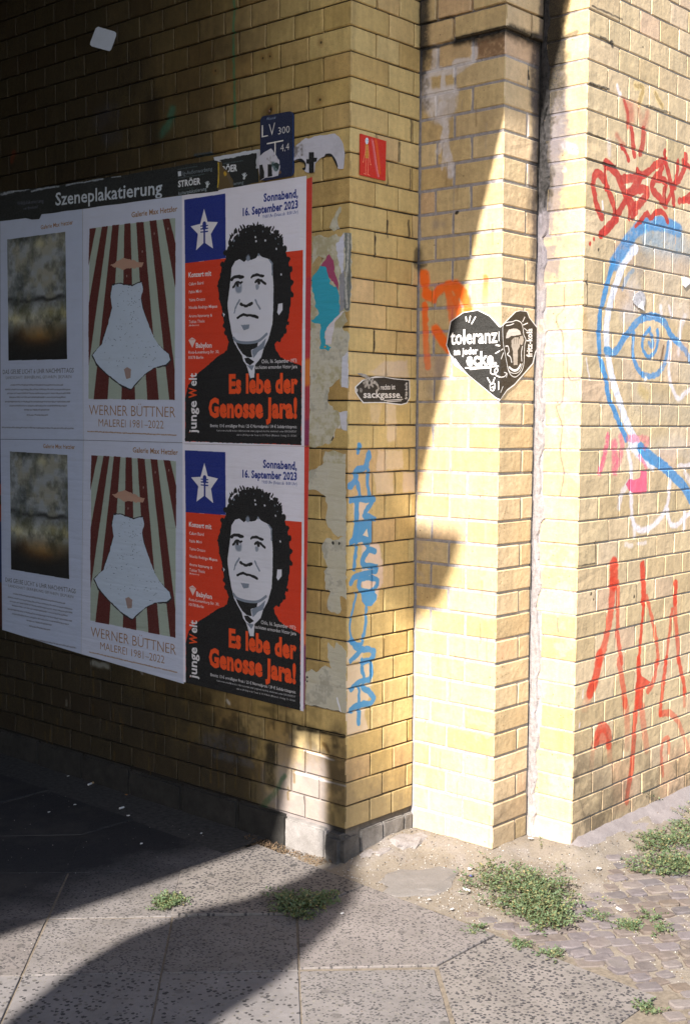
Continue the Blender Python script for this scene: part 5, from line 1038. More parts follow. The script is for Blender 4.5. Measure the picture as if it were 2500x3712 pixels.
def slab_mat(name, base, dens, scale, dark, tint=1.0):
    nt = NT(name); p = pos(nt)
    vo = nt.n('TexVoronoi', feature='F1', voronoi_dimensions='2D'); vo.inputs['Scale'].default_value = scale; vo.inputs['Randomness'].default_value = 1
    ds = nt.noise(p, 190, 4, .7, out=1); ad = nt.n('VectorMath', operation='MULTIPLY_ADD'); nt.l(ds, ad.inputs[0]); ad.inputs[1].default_value = (.011, .011, 0); nt.l(p, ad.inputs[2])
    nt.l(ad.outputs[0], vo.inputs['Vector'])
    sc = nt.n('SeparateColor'); nt.l(vo.outputs['Color'], sc.inputs[0])
    size = nt.rng(sc.outputs[0], 0, 1, .22, .50)
    inside = nt.math('LESS_THAN', vo.outputs['Distance'], size)
    pick = nt.math('MULTIPLY', inside, nt.math('LESS_THAN', sc.outputs[1], dens))
    mid = nt.noise(p, 7, 5, .6); fine = nt.noise(p, 520, 2, .7); m2_ = nt.noise(p, 60, 3)
    cb = nt.ramp(mid, [(.3, tuple(q*.80 for q in base)), (.7, tuple(q*1.08 for q in base))])
    cs = nt.ramp(sc.outputs[2], [(0, dark), (.5, tuple(q*2.0 for q in dark)), (.8, (0.11, 0.1, 0.09)), (1, (0.17, 0.155, 0.14))])
    c = nt.mix(nt.math('MULTIPLY', pick, .92), cb, cs)
    oi = nt.n('ObjectInfo').outputs['Random']
    hs = nt.n('HueSaturation'); nt.l(c, hs.inputs['Color'])
    nt.l(nt.math('MULTIPLY', nt.rng(oi, 0, 1, .9, 1.08), nt.math('MULTIPLY', nt.rng(fine, .25, .75, .85, 1.13), nt.rng(m2_, .3, .7, .93, 1.05))), hs.inputs['Value'])
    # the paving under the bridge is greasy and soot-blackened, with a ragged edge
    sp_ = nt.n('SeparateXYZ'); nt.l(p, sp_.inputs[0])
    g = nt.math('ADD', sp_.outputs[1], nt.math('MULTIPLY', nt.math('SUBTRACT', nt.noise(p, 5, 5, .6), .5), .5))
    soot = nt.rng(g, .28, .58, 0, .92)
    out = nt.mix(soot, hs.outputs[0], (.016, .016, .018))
    gm = nt.n('TexVoronoi', feature='F1', voronoi_dimensions='2D'); gm.inputs['Scale'].default_value = 4.5; nt.l(ad.outputs[0], gm.inputs['Vector'])
    gum = nt.math('MULTIPLY', nt.rng(gm.outputs['Distance'], .045, .07, .65, 0), nt.rng(mid, .4, .6, .2, 1))
    out = nt.mix(gum, out, (.035, .033, .032))
    stn = nt.rng(nt.noise(p, 2.6, 5, .65), .50, .72, 0, .35); out = nt.mix(stn, out, (.10, .085, .072))
    nt.l(out, nt.b.inputs['Base Color']); nt.b.inputs['Roughness'].default_value = .82; nt.b.inputs['Specular IOR Level'].default_value = .25
    nt.l(nt.bump(pick, .35, .0012, nt.bump(fine, .35, .001, nt.bump(m2_, .3, .003))), nt.b.inputs['Normal']); return nt.m
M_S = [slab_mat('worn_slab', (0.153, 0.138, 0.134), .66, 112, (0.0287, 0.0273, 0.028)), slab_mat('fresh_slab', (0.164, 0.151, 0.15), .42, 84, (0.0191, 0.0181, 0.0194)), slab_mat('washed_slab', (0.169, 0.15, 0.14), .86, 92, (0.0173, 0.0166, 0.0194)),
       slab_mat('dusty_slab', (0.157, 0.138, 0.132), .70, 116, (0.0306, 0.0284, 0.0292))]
pav = tag(empty('pavement', (-1, 0, 0)), 'diagonal concrete pavement slabs with dark stone chips, in and out of the bridge shade', kind='structure')
def clip(poly, a, b, c_):
    """keep a*x+b*y <= c"""
    out = []
    for i in range(len(poly)):
        p0, p1 = poly[i], poly[(i+1) % len(poly)]
        d0, d1 = a*p0[0]+b*p0[1]-c_, a*p1[0]+b*p1[1]-c_
        if d0 <= 0: out.append(p0)
        if (d0 < 0) != (d1 < 0) and abs(d0-d1) > 1e-9:
            t = d0/(d0-d1); out.append((p0[0]+(p1[0]-p0[0])*t, p0[1]+(p1[1]-p0[1])*t))
    return out
US = [-.07-.53*k for k in range(-12, 16)]; VS = [.237+.507*k for k in range(-10, 14)]
US.sort(); VS.sort(); cnt = 0
def inset(poly, d):
    cx = sum(p[0] for p in poly)/len(poly); cy = sum(p[1] for p in poly)/len(poly); n = len(poly); res = []
    for i in range(n):
        p0, p1, p2 = poly[i-1], poly[i], poly[(i+1) % n]
        def off(a, b):
            ex, ey = b[0]-a[0], b[1]-a[1]; L = math.hypot(ex, ey)+1e-9; nx, ny = -ey/L, ex/L
            if (cx-a[0])*nx+(cy-a[1])*ny < 0: nx, ny = -nx, -ny
            return (a[0]+nx*d, a[1]+ny*d), (ex, ey)
        (q0, e0), (q1, e1) = off(p0, p1), off(p1, p2)
        den = e0[0]*e1[1]-e0[1]*e1[0]
        if abs(den) < 1e-9: res.append(q1); continue
        t = ((q1[0]-q0[0])*e1[1]-(q1[1]-q0[1])*e1[0])/den
        res.append((q0[0]+e0[0]*t, q0[1]+e0[1]*t))
    return res
def slab(poly, mat, name='paving_slab', top=0.0, parent=pav):
    P = inset(poly, .0019+random.uniform(0, .0010)); Q = P; n = len(P)
    cx = sum(p[0] for p in P)/n; cy = sum(p[1] for p in P)/n
    tx, ty, tz = random.uniform(-.005, .005), random.uniform(-.005, .005), top+random.uniform(-.002, .002)
    zf = lambda x, y: tz+(x-cx)*tx*1.5+(y-cy)*ty*1.5
    # subdivide outline for nibbled edges
    def sub(R_):
        o = []
        for i in range(n):
            a, b = R_[i], R_[(i+1) % n]; k = max(1, int(math.hypot(a[0]-b[0], a[1]-b[1])/.035))
            for q in range(k): o.append((a[0]+(b[0]-a[0])*q/k, a[1]+(b[1]-a[1])*q/k))
        return o
    S1 = sub(P); rs = random.Random(int(cx*1000)); S2 = []
    for i, (x, y) in enumerate(S1):
        d = .0010+rs.uniform(0, .0012)+(.003 if rs.random() < .05 else 0); L = math.hypot(cx-x, cy-y)+1e-6
        S2.append((x+(cx-x)/L*d*1.3, y+(cy-y)/L*d*1.3))
    m_ = len(S1)
    vs = [(x, y, zf(x, y)) for x, y in S2]+[(x, y, zf(x, y)-.0024) for x, y in S1]+[(x, y, -.034) for x, y in S1]
    fs = [tuple(range(m_))]+[(i, m_+i, m_+(i+1) % m_, (i+1) % m_) for i in range(m_)]+[(m_+i, 2*m_+i, 2*m_+(i+1) % m_, m_+(i+1) % m_) for i in range(m_)]
    o = pydata(name, vs, fs, [mat], parent); fix_normals(o.data)
    if o.data.polygons[0].normal.z < 0: o.data.flip_normals()
    return o
for i in range(len(US)-1):
    for j in range(len(VS)-1):
        u0, u1, v0, v1 = US[i], US[i+1], VS[j], VS[j+1]
        poly = [((u-v)/2, (u+v)/2) for u, v in ((u0, v0), (u1, v0), (u1, v1), (u0, v1))]
        cx = sum(p_[0] for p_ in poly)/4; cy = sum(p_[1] for p_ in poly)/4
        if not (-3.4 < cx < .4 and -3.4 < cy < 3.6): continue
        if cy < -1.0 and cx > -.5 and False: continue
        poly = clip(poly, 1, -.074, -.095)           # kerb-side edge towards pier and dirt
        if cy > .12: poly = clip(poly, 1, .28, .02)
        if cy > .8: poly = clip(poly, 1, 0, -.20)
        if cx > -.60: continue
        if len(poly) < 3: continue
        ar = abs(sum(poly[k][0]*poly[(k+1) % len(poly)][1]-poly[(k+1) % len(poly)][0]*poly[k][1] for k in range(len(poly))))/2
        if ar < .002: continue
        cx = sum(p_[0] for p_ in poly)/len(poly); cy = sum(p_[1] for p_ in poly)/len(poly)
        near_coarse = False
        fresh = (cx+cy) < -1.13 and (cy-cx) > .0
        mt = M_S[2] if near_coarse else (M_S[1] if fresh else (M_S[3] if random.random() < .4 else M_S[0]))
        slab(poly, mt, top=.003 if near_coarse else 0)
# the border course of pentagonal slabs
for k in range(-1, 6):
    y0, y1 = -.697+.517*(k-0), -.697+.517*(k+1)
    if k < -1: continue
    poly = [(-.675, (y0+y1)/2), (-.415, y0), (.3, y0), (.3, y1), (-.415, y1)]
    poly = clip(poly, 1, -.074, -.095)
    if k >= 2: poly = clip(poly, 1, 0, -.185)
    slab(poly, {-1: M_S[2], 0: M_S[3], 1: M_S[2]}.get(k, M_S[0]), top=.004 if k == 1 else random.uniform(-.001, .002))
bed = pydata('joint_sand', [(-6, -6, -.0032), (-.20, -6, -.0032), (-.105, .2, -.0032), (-.19, 6, -.0032), (-6, 6, -.0032)], [(0, 1, 2, 3, 4)], [simple('joint_sand', (0.14, 0.115, 0.0892), .95, .3, 90, .4)], pav)
strip = pydata('wall_strip', [(-.21, .36, -.0012), (.02, .36, -.0012), (.02, 8, -.0012), (-.21, 8, -.0012)], [(0, 1, 2, 3)], [simple('tarry_strip', (.045, .042, .04), .9, .4, 60, .5)], pav)

# cobbles
nt = NT('cobble_stone'); p = pos(nt); oi = nt.n('ObjectInfo').outputs['Random']
c = nt.ramp(oi, [(0, (0.108, 0.0925, 0.0948)), (.25, (0.136, 0.117, 0.12)), (.5, (0.113, 0.0881, 0.0743)), (.62, (0.149, 0.127, 0.12)), (.8, (0.0904, 0.0815, 0.0881)), (1, (0.122, 0.0948, 0.0743))])
n1_ = nt.noise(p, 40, 4, .6); n2_ = nt.noise(p, 380, 3, .7)
hs = nt.n('HueSaturation'); nt.l(c, hs.inputs['Color']); nt.l(nt.math('MULTIPLY', nt.rng(n1_, .3, .7, .85, 1.15), nt.rng(n2_, .25, .75, .78, 1.2)), hs.inputs['Value'])
dust = nt.mix(nt.rng(nt.noise(p, 14, 4, .6), .48, .72, 0, .4), hs.outputs[0], (0.176, 0.154, 0.136))
nt.l(dust, nt.b.inputs['Base Color']); nt.b.inputs['Roughness'].default_value = .85; nt.b.inputs['Specular IOR Level'].default_value = .2
nt.l(nt.bump(n2_, .5, .001, nt.bump(n1_, .5, .004)), nt.b.inputs['Normal']); M_COB = nt.m
cob = tag(empty('cobbled_ground', (.6, -1.2, 0)), 'old mosaic cobbles half buried in dirt beside the slabs', kind='structure')
def cobble_mesh(sx, sy, h, seed):
    rs = random.Random(seed); n = 12; ang0 = math.pi/12; rings = []
    base = []
    for k in range(n):
        a = ang0+k*2*math.pi/n+rs.uniform(-.10, .10)
        r = 1/max(abs(math.cos(a)), abs(math.sin(a)))**.88*rs.uniform(.88, 1.05)
        base.append((math.cos(a)*r*sx/2, math.sin(a)*r*sy/2))
    vs = []
    for f, z in ((1, -h*1.5), (1, h*.45), (.90, h*.93)): vs += [(x*f, y*f, z+rs.uniform(-.0006, .0006)) for x, y in base]
    vs.append((0, 0, h))
    fs = []
    for b in (0, n):
        for k in range(n): fs.append((b+k, b+(k+1) % n, b+n+(k+1) % n, b+n+k))
    for k in range(n): fs.append((2*n+k, 2*n+(k+1) % n, 3*n))
    me = bpy.data.meshes.new('cobblestone'); me.from_pydata(vs, [], fs); me.materials.append(M_COB)
    return me
protos = [cobble_mesh(random.uniform(.050, .074), random.uniform(.040, .052), .0062, k) for k in range(14)]
spots = []
rowy = -2.1; rr = 0
th = -.62                      # rows run roughly across the view
while rowy < 2.2:
    t_ = -2.2+random.uniform(0, .05)
    while t_ < 2.4:
        st = random.uniform(.058, .082)
        x = .6+math.cos(th)*t_-math.sin(th)*rowy+random.uniform(-.004, .004); y = -1.2+math.sin(th)*t_+math.cos(th)*rowy+random.uniform(-.004, .004)+.02*math.sin(t_*3+rowy)
        if -.30 < x < 1.95 and -1.75 < y < -.60:
            edge = x+.095-.074*y if y > -1.225 else 9
            ok = (x-(-.095+.074*y) > .035) if y > -1.2 else (y < -1.26)
            if y > -1.2 and x < .1 and y > -.5: ok = False
            if ok and y < -.62-.10*math.sin(x*5)**2: spots.append((x, y))
        t_ += st
    rowy += .055+random.uniform(-.003, .003); rr += 1
# a line of stones along the slab edge
for k in range(12): spots.append((-.060-.003*k+random.uniform(-.008, .008), -.55-.062*k))
def vis(x, y):
    d = np.array([x, y, 0])-CAM; return -1*(np.linalg.norm(d)) if (d@AX_R/(d@AX_F)*F_PX+1250 < 2650 and -(d@AX_U)/(d@AX_F)*F_PX+1856 < 3850) else -99
spots.sort(key=lambda s_: -vis(*s_)); extra = spots[295:]; spots = spots[:295]
for x, y in spots:
    o = bpy.data.objects.new('cobblestone', random.choice(protos)); col.objects.link(o); o.parent = cob
    o.location = (x-.6, y+1.2, gz(x, y)-.003-max(0, (y+.95))*.012+random.uniform(-.0015, .002)); o.rotation_euler = (random.uniform(-.04, .04), random.uniform(-.04, .04), th+random.uniform(-.16, .16)+(math.pi if random.random() < .5 else 0))
    o.scale = (random.uniform(.85, 1.15), random.uniform(.85, 1.12), random.uniform(.7, 1.3))
if extra:
    bm = bmesh.new()
    for x, y in extra:
        me = random.choice(protos).copy(); me.transform(Matrix.Translation((x, y, gz(x, y)-.003)) @ Matrix.Rotation(th+random.uniform(-.2, .2), 4, 'Z')); bm.from_mesh(me); bpy.data.meshes.remove(me)
    me = bpy.data.meshes.new('further_cobbles'); bm.to_mesh(me); bm.free(); tag(link('further_cobbles', me, [M_COB], cob), kind='stuff')

# concrete flare along the foot of the facade
def apron():
    vs, fs = [], []; n = 60
    for i in range(n+1):
        x = X2-.03+(i/n)**1.6*(4.2-X2); wv = .085+.02*math.sin(x*7)+random.uniform(-.004, .004)
        pr = [(Y2+.004, .046), (Y2-.012, .040), (Y2-.03, .027+.005*math.sin(x*11)), (Y2-wv*.65, .018), (Y2-wv, .004), (Y2-wv-.01, -.03)]
        k = min(1, (x-(X2-.03))/.06)
        vs += [(x, y_, z_*(.35+.65*k)+gz(x, y_)*.3+random.uniform(-.003, .003)) for y_, z_ in pr]
    for i in range(n):
        for k in range(5): fs.append((i*6+k, i*6+k+1, i*6+7+k, i*6+6+k))
    o = pydata('concrete_foot', vs, fs, [stone_mat('pinkish_concrete', (0.145, 0.123, 0.121), (0.2, 0.174, 0.17))], smooth=True)
    if o.data.polygons[2].normal.z < 0: o.data.flip_normals()
    tag(o, 'smooth concrete flare running along the foot of the graffiti wall', kind='structure')
apron()
def lump(name, loc, r, mat, seed, label=None, cat=None, sub=3, amp=.22, group=None):
    bm = bmesh.new(); bmesh.ops.create_icosphere(bm, subdivisions=sub, radius=1); rs = np.random.RandomState(seed); ph = rs.rand(6, 3)*6
    for v in bm.verts:
        q = np.array(v.co); d = 1+amp*(math.sin(q[0]*3+ph[0, 0])*math.sin(q[1]*3.3+ph[0, 1])+.5*math.sin(q[0]*7+ph[1, 0]+q[2]*5)*math.sin(q[1]*8+ph[1, 1])+.25*math.sin(q[2]*15+ph[2, 0]+q[0]*13))
        v.co = Vector((q[0]*r[0]*d, q[1]*r[1]*d, max(-.4, min(q[2], .72))*r[2]*d))
    me = bpy.data.meshes.new(name); bm.to_mesh(me); bm.free()
    o = link(name, me, [mat], None, loc)
    return tag(o, label, cat, group)
M_RUB = stone_mat('mortar_rubble', (0.17, 0.149, 0.14), (0.238, 0.212, 0.204), 30, .95, .8); M_FLAT = stone_mat('grey_flagstone', (0.128, 0.115, 0.106), (0.162, 0.145, 0.136), 14, .9, .5)
a_ = survey('G', 1100+450/1.12, 2600+525/1.12); lump('rubble_lump', (.262, -.055, .012), (.085, .05, .034), M_RUB, 4, 'pale crumbly lump of mortar lying at the inner corner by the pier', 'rubble')
lump('rubble_lump', (.12, -.035, .004), (.07, .035, .022), M_RUB, 9, 'low flat piece of mortar beside the grey corner stone', 'rubble')
b_ = survey('G', 1100+480/1.12, 2600+660/1.12); lump('flat_stone', (b_[0], b_[1], -.004), (.150, .095, .011), M_FLAT, 6, 'flat grey stone half buried in sand in front of the pier', 'stone', amp=.24)

# ------------------------------------------------------------------ weeds
def leaf_mat(name, stops):
    nt = NT(name); isl = nt.n('NewGeometry').outputs['Random Per Island']
    c = nt.ramp(isl, stops); nt.l(c, nt.b.inputs['Base Color']); nt.b.inputs['Roughness'].default_value = .6
    tr = nt.n('BsdfTranslucent'); nt.l(nt.mix(.5, c, (.25, .35, .05)), tr.inputs[0]); mx = nt.n('MixShader'); mx.inputs[0].default_value = .22
    nt.l(nt.b.outputs[0], mx.inputs[1]); nt.l(tr.outputs[0], mx.inputs[2]); nt.l(mx.outputs[0], nt.t.nodes['Material Output'].inputs[0]); return nt.m
M_LEAF = leaf_mat('weed_leaf', [(0, (0.0562, 0.0938, 0.0413)), (.3, (0.0863, 0.131, 0.06)), (.55, (0.116, 0.154, 0.0713)), (.75, (0.0525, 0.09, 0.045)), (.92, (0.18, 0.188, 0.075)), (1, (0.27, 0.203, 0.0975))])
M_STEM = simple('weed_stem', (0.132, 0.09, 0.048), .8)
def weed(label, area, density, height, name='weed_clump', leafs=.010, seed=1, core=None, cat='weed', group=None, zf=gz, dry=0):
    """area: list of (x, y, rx, ry, weight) lobes"""
    rs = random.Random(seed); sv, sf, lv, lf = [], [], [], []
    cx = sum(a[0]*a[4] for a in area)/sum(a[4] for a in area); cy = sum(a[1]*a[4] for a in area)/sum(a[4] for a in area)
    root = tag(empty(name, (cx, cy, 0)), label, cat, group)
    tot = sum(a[4] for a in area)
    for s_ in range(density):
        r = rs.random()*tot
        for ax, ay, rx, ry, wt in area:
            r -= wt
            if r <= 0: break
        a = rs.uniform(0, 2*math.pi); q = rs.random()**.62
        x, y = ax+math.cos(a)*rx*q*1.05, ay+math.sin(a)*ry*q*1.05; z = zf(x, y)
        hd = rs.uniform(0, 2*math.pi); L = rs.uniform(.025, .075)*(height/.04)**.5; n = 6; hgt = height*(1-q*.6)*rs.uniform(.4, 1.15)
        path = []
        for k in range(n+1):
            t = k/n; path.append(Vector((x, y, z+hgt*math.sin(min(1, t*1.3)*math.pi/2)+rs.uniform(-.001, .001))))
            hd += rs.uniform(-.45, .45); x += math.cos(hd)*L/n; y += math.sin(hd)*L/n
        rad = .0006
        for k in range(n):
            a0, b0 = path[k], path[k+1]; base = len(sv)
            for c0 in (a0, b0):
                for w_ in range(3): sv.append((c0.x+rad*math.cos(w_*2.09), c0.y+rad*math.sin(w_*2.09), c0.z+rad*.3*w_))
            for w_ in range(3): sf.append((base+w_, base+(w_+1) % 3, base+3+(w_+1) % 3, base+3+w_))
        for k in range(1, n+1):
            for side in (-1, 1, 0) if k == n else (-1, 1):
                if rs.random() < .15: continue
                c0 = path[k]; yaw = hd+side*rs.uniform(.6, 1.5)+rs.uniform(-.5, .5); l_ = leafs*rs.uniform(.55, 1.35); w_ = l_*rs.uniform(.34, .5); pt = rs.uniform(-.2, .95)
                d = Vector((math.cos(yaw)*math.cos(pt), math.sin(yaw)*math.cos(pt), math.sin(pt))); sd = d.cross(Vector((0, 0, 1)))
                if sd.length < .05: sd = Vector((1, 0, 0))
                sd.normalize(); up = sd.cross(d); rl = rs.uniform(-.7, .7); sd = (sd*math.cos(rl)+up*math.sin(rl)); b = len(lv)
                up = sd.cross(d).normalized()
                for t, ww, hh in ((0, .15, 0), (.35, 1, .1), (.7, .85, .05)):
                    for s2 in (-1, 1): lv.append(tuple(c0+d*l_*t+sd*s2*ww*w_/2+up*hh*l_))
                lv.append(tuple(c0+d*l_-up*.05*l_))
                lf += [(b, b+1, b+3, b+2), (b+2, b+3, b+5, b+4), (b+4, b+5, b+6)]
    pydata('stems', sv, sf, [M_STEM], root); tag(pydata('leaves', lv, lf, [M_LEAF], root), kind='stuff')
    return root
weed('dense green weed clump sprawling in front of the pier, nearest and largest', [(.22, -.53, .08, .09, .9), (.16, -.62, .10, .08, 1.5), (.09, -.70, .08, .07, 1.7), (.02, -.76, .05, .05, 1.0), (.27, -.60, .07, .05, .35), (.24, -.42, .09, .07, .25), (.14, -.44, .06, .08, .25), (.05, -.60, .05, .08, .2), (.18, -.60, .20, .17, .45)], 640, .042, seed=1, leafs=.0098)
weed('broad yellow-green weed patch spreading below the red graffiti at the right', [(.86, -.70, .13, .08, 1.0), (1.05, -.74, .16, .09, 1.0), (.72, -.83, .07, .05, .7), (1.25, -.80, .15, .10, .8), (.60, -.74, .05, .05, .25), (.92, -.88, .10, .05, .5), (1.2, -.66, .16, .06, .5), (1.5, -.80, .15, .12, .5), (.98, -.78, .34, .15, .7), (.66, -.80, .09, .06, .4), (.80, -.88, .10, .05, .5), (1.05, -.92, .12, .05, .35)], 1050, .028, seed=2, leafs=.0092)
flat = lambda x, y: .0
s1_ = survey('G', 610, 3283); s2_ = survey('G', 1085, 3290)
weed('small bright green weed growing from a slab joint left of the corner', [(s1_[0], s1_[1], .036, .022, 1), (s1_[0]+.022, s1_[1]+.014, .026, .02, .7), (s1_[0]-.022, s1_[1]-.008, .022, .014, .4)], 95, .022, seed=3, leafs=.0095, zf=flat)
weed('dark weed growing from a slab joint in the shadow near the corner stone', [(s2_[0], s2_[1], .05, .04, 1), (s2_[0]-.05, s2_[1]-.04, .03, .04, .6), (s2_[0]+.05, s2_[1]-.02, .06, .03, .7), (s2_[0]+.01, s2_[1]+.05, .02, .05, .4)], 230, .030, seed=4, leafs=.0105, zf=flat)
tiny = [(1500+345/1.568, 3200+280/1.568, 'tiny weed tuft at the tip of a diagonal slab joint'), (1500+615/1.568, 3200+365/1.568, 'tiny weed sprig between the first cobbles beside the slabs'), (1500+780/1.568, 3200+425/1.568, 'sparse weed sprig against the slab edge, left of the brown cobbles'),
        (1500+1220/1.568, 3200+255/1.568, 'low yellow-green weed strip among the cobbles'), (1500+1400/1.568, 3200+280/1.568, 'mossy weed tuft among the cobbles near the right edge'), (1500+1345/1.568, 3200+200/1.568, 'little round weed tuft just below the broad patch'),
        (1500+1330/1.568, 3200+730/1.568, 'weed sprig at the slab corner near the bottom right'), (1500+1030/1.568, 3200+195/1.568, 'loose weed runner right of the dense clump')]
for k, (x, y, lb) in enumerate(tiny):
    g_ = survey('G', x, y); weed(lb, [(g_[0], g_[1], .022, .018, 1), (g_[0]+.02, g_[1]+.015, .02, .012, .5)], 26 if k != 3 else 60, .013, name='weed_tuft', seed=20+k, leafs=.0075)
def sprig(base_px, tip_px, pl, label, seed):
    a = survey('G', *base_px); b = survey(pl, *tip_px) if pl != 'G' else survey('G', *tip_px)
    a = Vector(a); a.z = gz(a.x, a.y); b = Vector(b); rs = random.Random(seed); root = tag(empty('weed_sprig', a), label, 'weed'); sv, sf, lv, lf = [], [], [], []
    n = 12; P = [a.lerp(b, k/n)+Vector((rs.uniform(-.003, .003), rs.uniform(-.003, .003)-.004, 0)) for k in range(n+1)]
    for k in range(n):
        base = len(sv)
        for c0 in (P[k], P[k+1]):
            for w_ in range(3): sv.append((c0.x+.0008*math.cos(w_*2.09), c0.y+.0008*math.sin(w_*2.09), c0.z))
        for w_ in range(3): sf.append((base+w_, base+(w_+1) % 3, base+3+(w_+1) % 3, base+3+w_))
        for q in range(3):
            d = Vector((rs.uniform(-1, 1), rs.uniform(-1, .2), rs.uniform(-.2, 1))).normalized(); l_ = rs.uniform(.006, .011); sd = d.cross(Vector((.3, .1, 1))).normalized(); b_ = len(lv); c0 = P[k+1]
            for t, ww in ((0, .1), (.5, 1)):
                for s2 in (-1, 1): lv.append(tuple(c0+d*l_*t+sd*s2*ww*l_*.2))
            lv.append(tuple(c0+d*l_)); lf += [(b_, b_+1, b_+3, b_+2), (b_+2, b_+3, b_+4)]
    pydata('stem', sv, sf, [M_STEM], root); tag(pydata('leaves', lv, lf, [M_LEAF], root), kind='stuff')
K = 1.568
sprig((1500+715/K, 2850+400/K), (1500+712/K, 2850+290/K), 'P', 'upright thin weed sprig in front of the crumbling joint', 1)
sprig((1500+440/K, 2850+385/K), (1500+400/K, 2850+320/K), 'N', 'thin weed sprig leaning at the foot of the pier corner', 2)
sprig((1500+1420/K, 2850+150/K), (1500+1295/K, 2850+35/K), 'Q', 'weed sprig climbing the brown bricks under the red paint runs', 3)
sprig((1500+1290/K, 2850+195/K), (1500+1285/K, 2850+150/K), 'Q', 'short weed sprig at the concrete flare below the graffiti', 4)
sprig((1500+850/K, 2850+500/K), (1500+845/K, 2850+425/K), 'G', 'thin weed sprig standing just right of the dense clump', 5)

# ------------------------------------------------------------------ litter
M_WHITE = simple('scrap_paper', (0.546, 0.539, 0.532), .8, .05); M_FILT = simple('filter_paper', (0.434, 0.28, 0.126), .8)
def butt(px, ang, label, name='cigarette_butt', L=.022):
    g_ = survey('G', *px); z = .004 if g_[0] < -.1 else gz(g_[0], g_[1])+.003
    root = tag(empty(name, (g_[0], g_[1], z)), label, 'cigarette butt'); root.rotation_euler = (0, 0, 0)
    def cyl(nm, t0, t1, r, mat):
        vs, fs = [], []
        for t in (t0, t1):
            for k in range(8): a = k*math.pi/4; vs.append((math.cos(ang)*t-math.sin(ang)*r*math.cos(a), math.sin(ang)*t+math.cos(ang)*r*math.cos(a), r*math.sin(a)))
        for k in range(8): fs.append((k, (k+1) % 8, 8+(k+1) % 8, 8+k))
        fs += [tuple(range(7, -1, -1)), tuple(range(8, 16))]
        me = bpy.data.meshes.new(nm); me.from_pydata(vs, [], fs); me.materials.append(mat); o = bpy.data.objects.new(nm, me); col.objects.link(o); o.parent = root
    cyl('paper_tube', -L/2, L*.12, .0037, M_WHITE); cyl('filter', L*.12, L/2, .0038, M_FILT if random.random() < .5 else M_WHITE)
S_ = 1.2544
butt((553/S_, 2600+418/S_), .1, 'white cigarette butt in the dark paving, larger and closer one'); butt((413/S_, 2600+306/S_), .3, 'long thin white cigarette end lying near the dark wall', L=.034)
butt((1500+1165/K, 2850+705/K), 1.2, 'cigarette butt between weed patch and cobbles'); butt((1500+300/K, 2850+600/K), 1.4, 'cigarette butt standing out of the weeds at their left edge', L=.026)
def scrap(px, s, label, seed, mat=M_WHITE, cat='litter', name='paper_scrap'):
    rs = random.Random(seed); g_ = survey('G', *px); z = .003 if g_[0] < -.1 else gz(g_[0], g_[1])+.004
    n = 6; vs = [(0, 0, s*.25)]+[(math.cos(k*2*math.pi/n)*s*rs.uniform(.6, 1.2), math.sin(k*2*math.pi/n)*s*rs.uniform(.5, .9), rs.uniform(0, s*.3)) for k in range(n)]
    vs += [(x, y, z_-.0012) for x, y, z_ in vs]; fs = [(0, 1+k, 1+(k+1) % n) for k in range(n)]+[(n+1, n+2+(k+1) % n, n+2+k) for k in range(n)]+[(1+k, n+2+k, n+2+(k+1) % n, 1+(k+1) % n) for k in range(n)]
    tag(pydata(name, vs, fs, [mat], None, (g_[0], g_[1], z)), label, cat)
for k, (x, y, s, lb) in enumerate(((25, 163, .006, 'white paper crumb on the darkest paving at far left'), (310, 273, .007, 'white paper crumb just left of the long cigarette end'), (340, 402, .006, 'bluish paper crumb between two scraps in the dark'), (223, 436, .008, 'white paper crumb lowest left in the dark paving'),
                                  (583, 452, .007, 'yellowed scrap just below the larger cigarette butt'), (643, 580, .006, 'pale speck of litter above the lit strip'), (1555, 898, .007, 'white crumb at the tip of the ground shadow'), (915, 532, .006, 'grey paper crumb at the edge of the coarse slab'), (575, 357, .008, 'brown crumb of litter under the dark wall'))):
    scrap((x/S_, 2600+y/S_), s, lb, k, M_WHITE if k < 8 else simple('rusty_scrap', (.30, .14, .05), .9))
for k, (x, y, s, lb) in enumerate(((660, 362, .013, 'white pebble in front of the crumbling joint'), (315, 495, .009, 'white pebble left in the dense weed clump'), (830, 550, .011, 'white scrap on top of the dense weed clump'), (1050, 483, .011, 'white pebble between the two weed patches'), (215, 708, .009, 'white pebble on the sand near the slab edge'), (85, 652, .008, 'small white pebble on the open sand'), (345, 1020, .008, 'white chip on the slab tip'))):
    if k < 6: scrap((1500+x/K, 2850+y/K), s, lb, 40+k, cat='pebble', name='pebble')
g_ = survey('G', 1500+324/K, 2850+520/K); scrap((1500+324/K, 2850+522/K), .009, 'small blue plastic scrap at the left edge of the dense weeds', 77, simple('blue_plastic', (.06, .07, .25), .4))
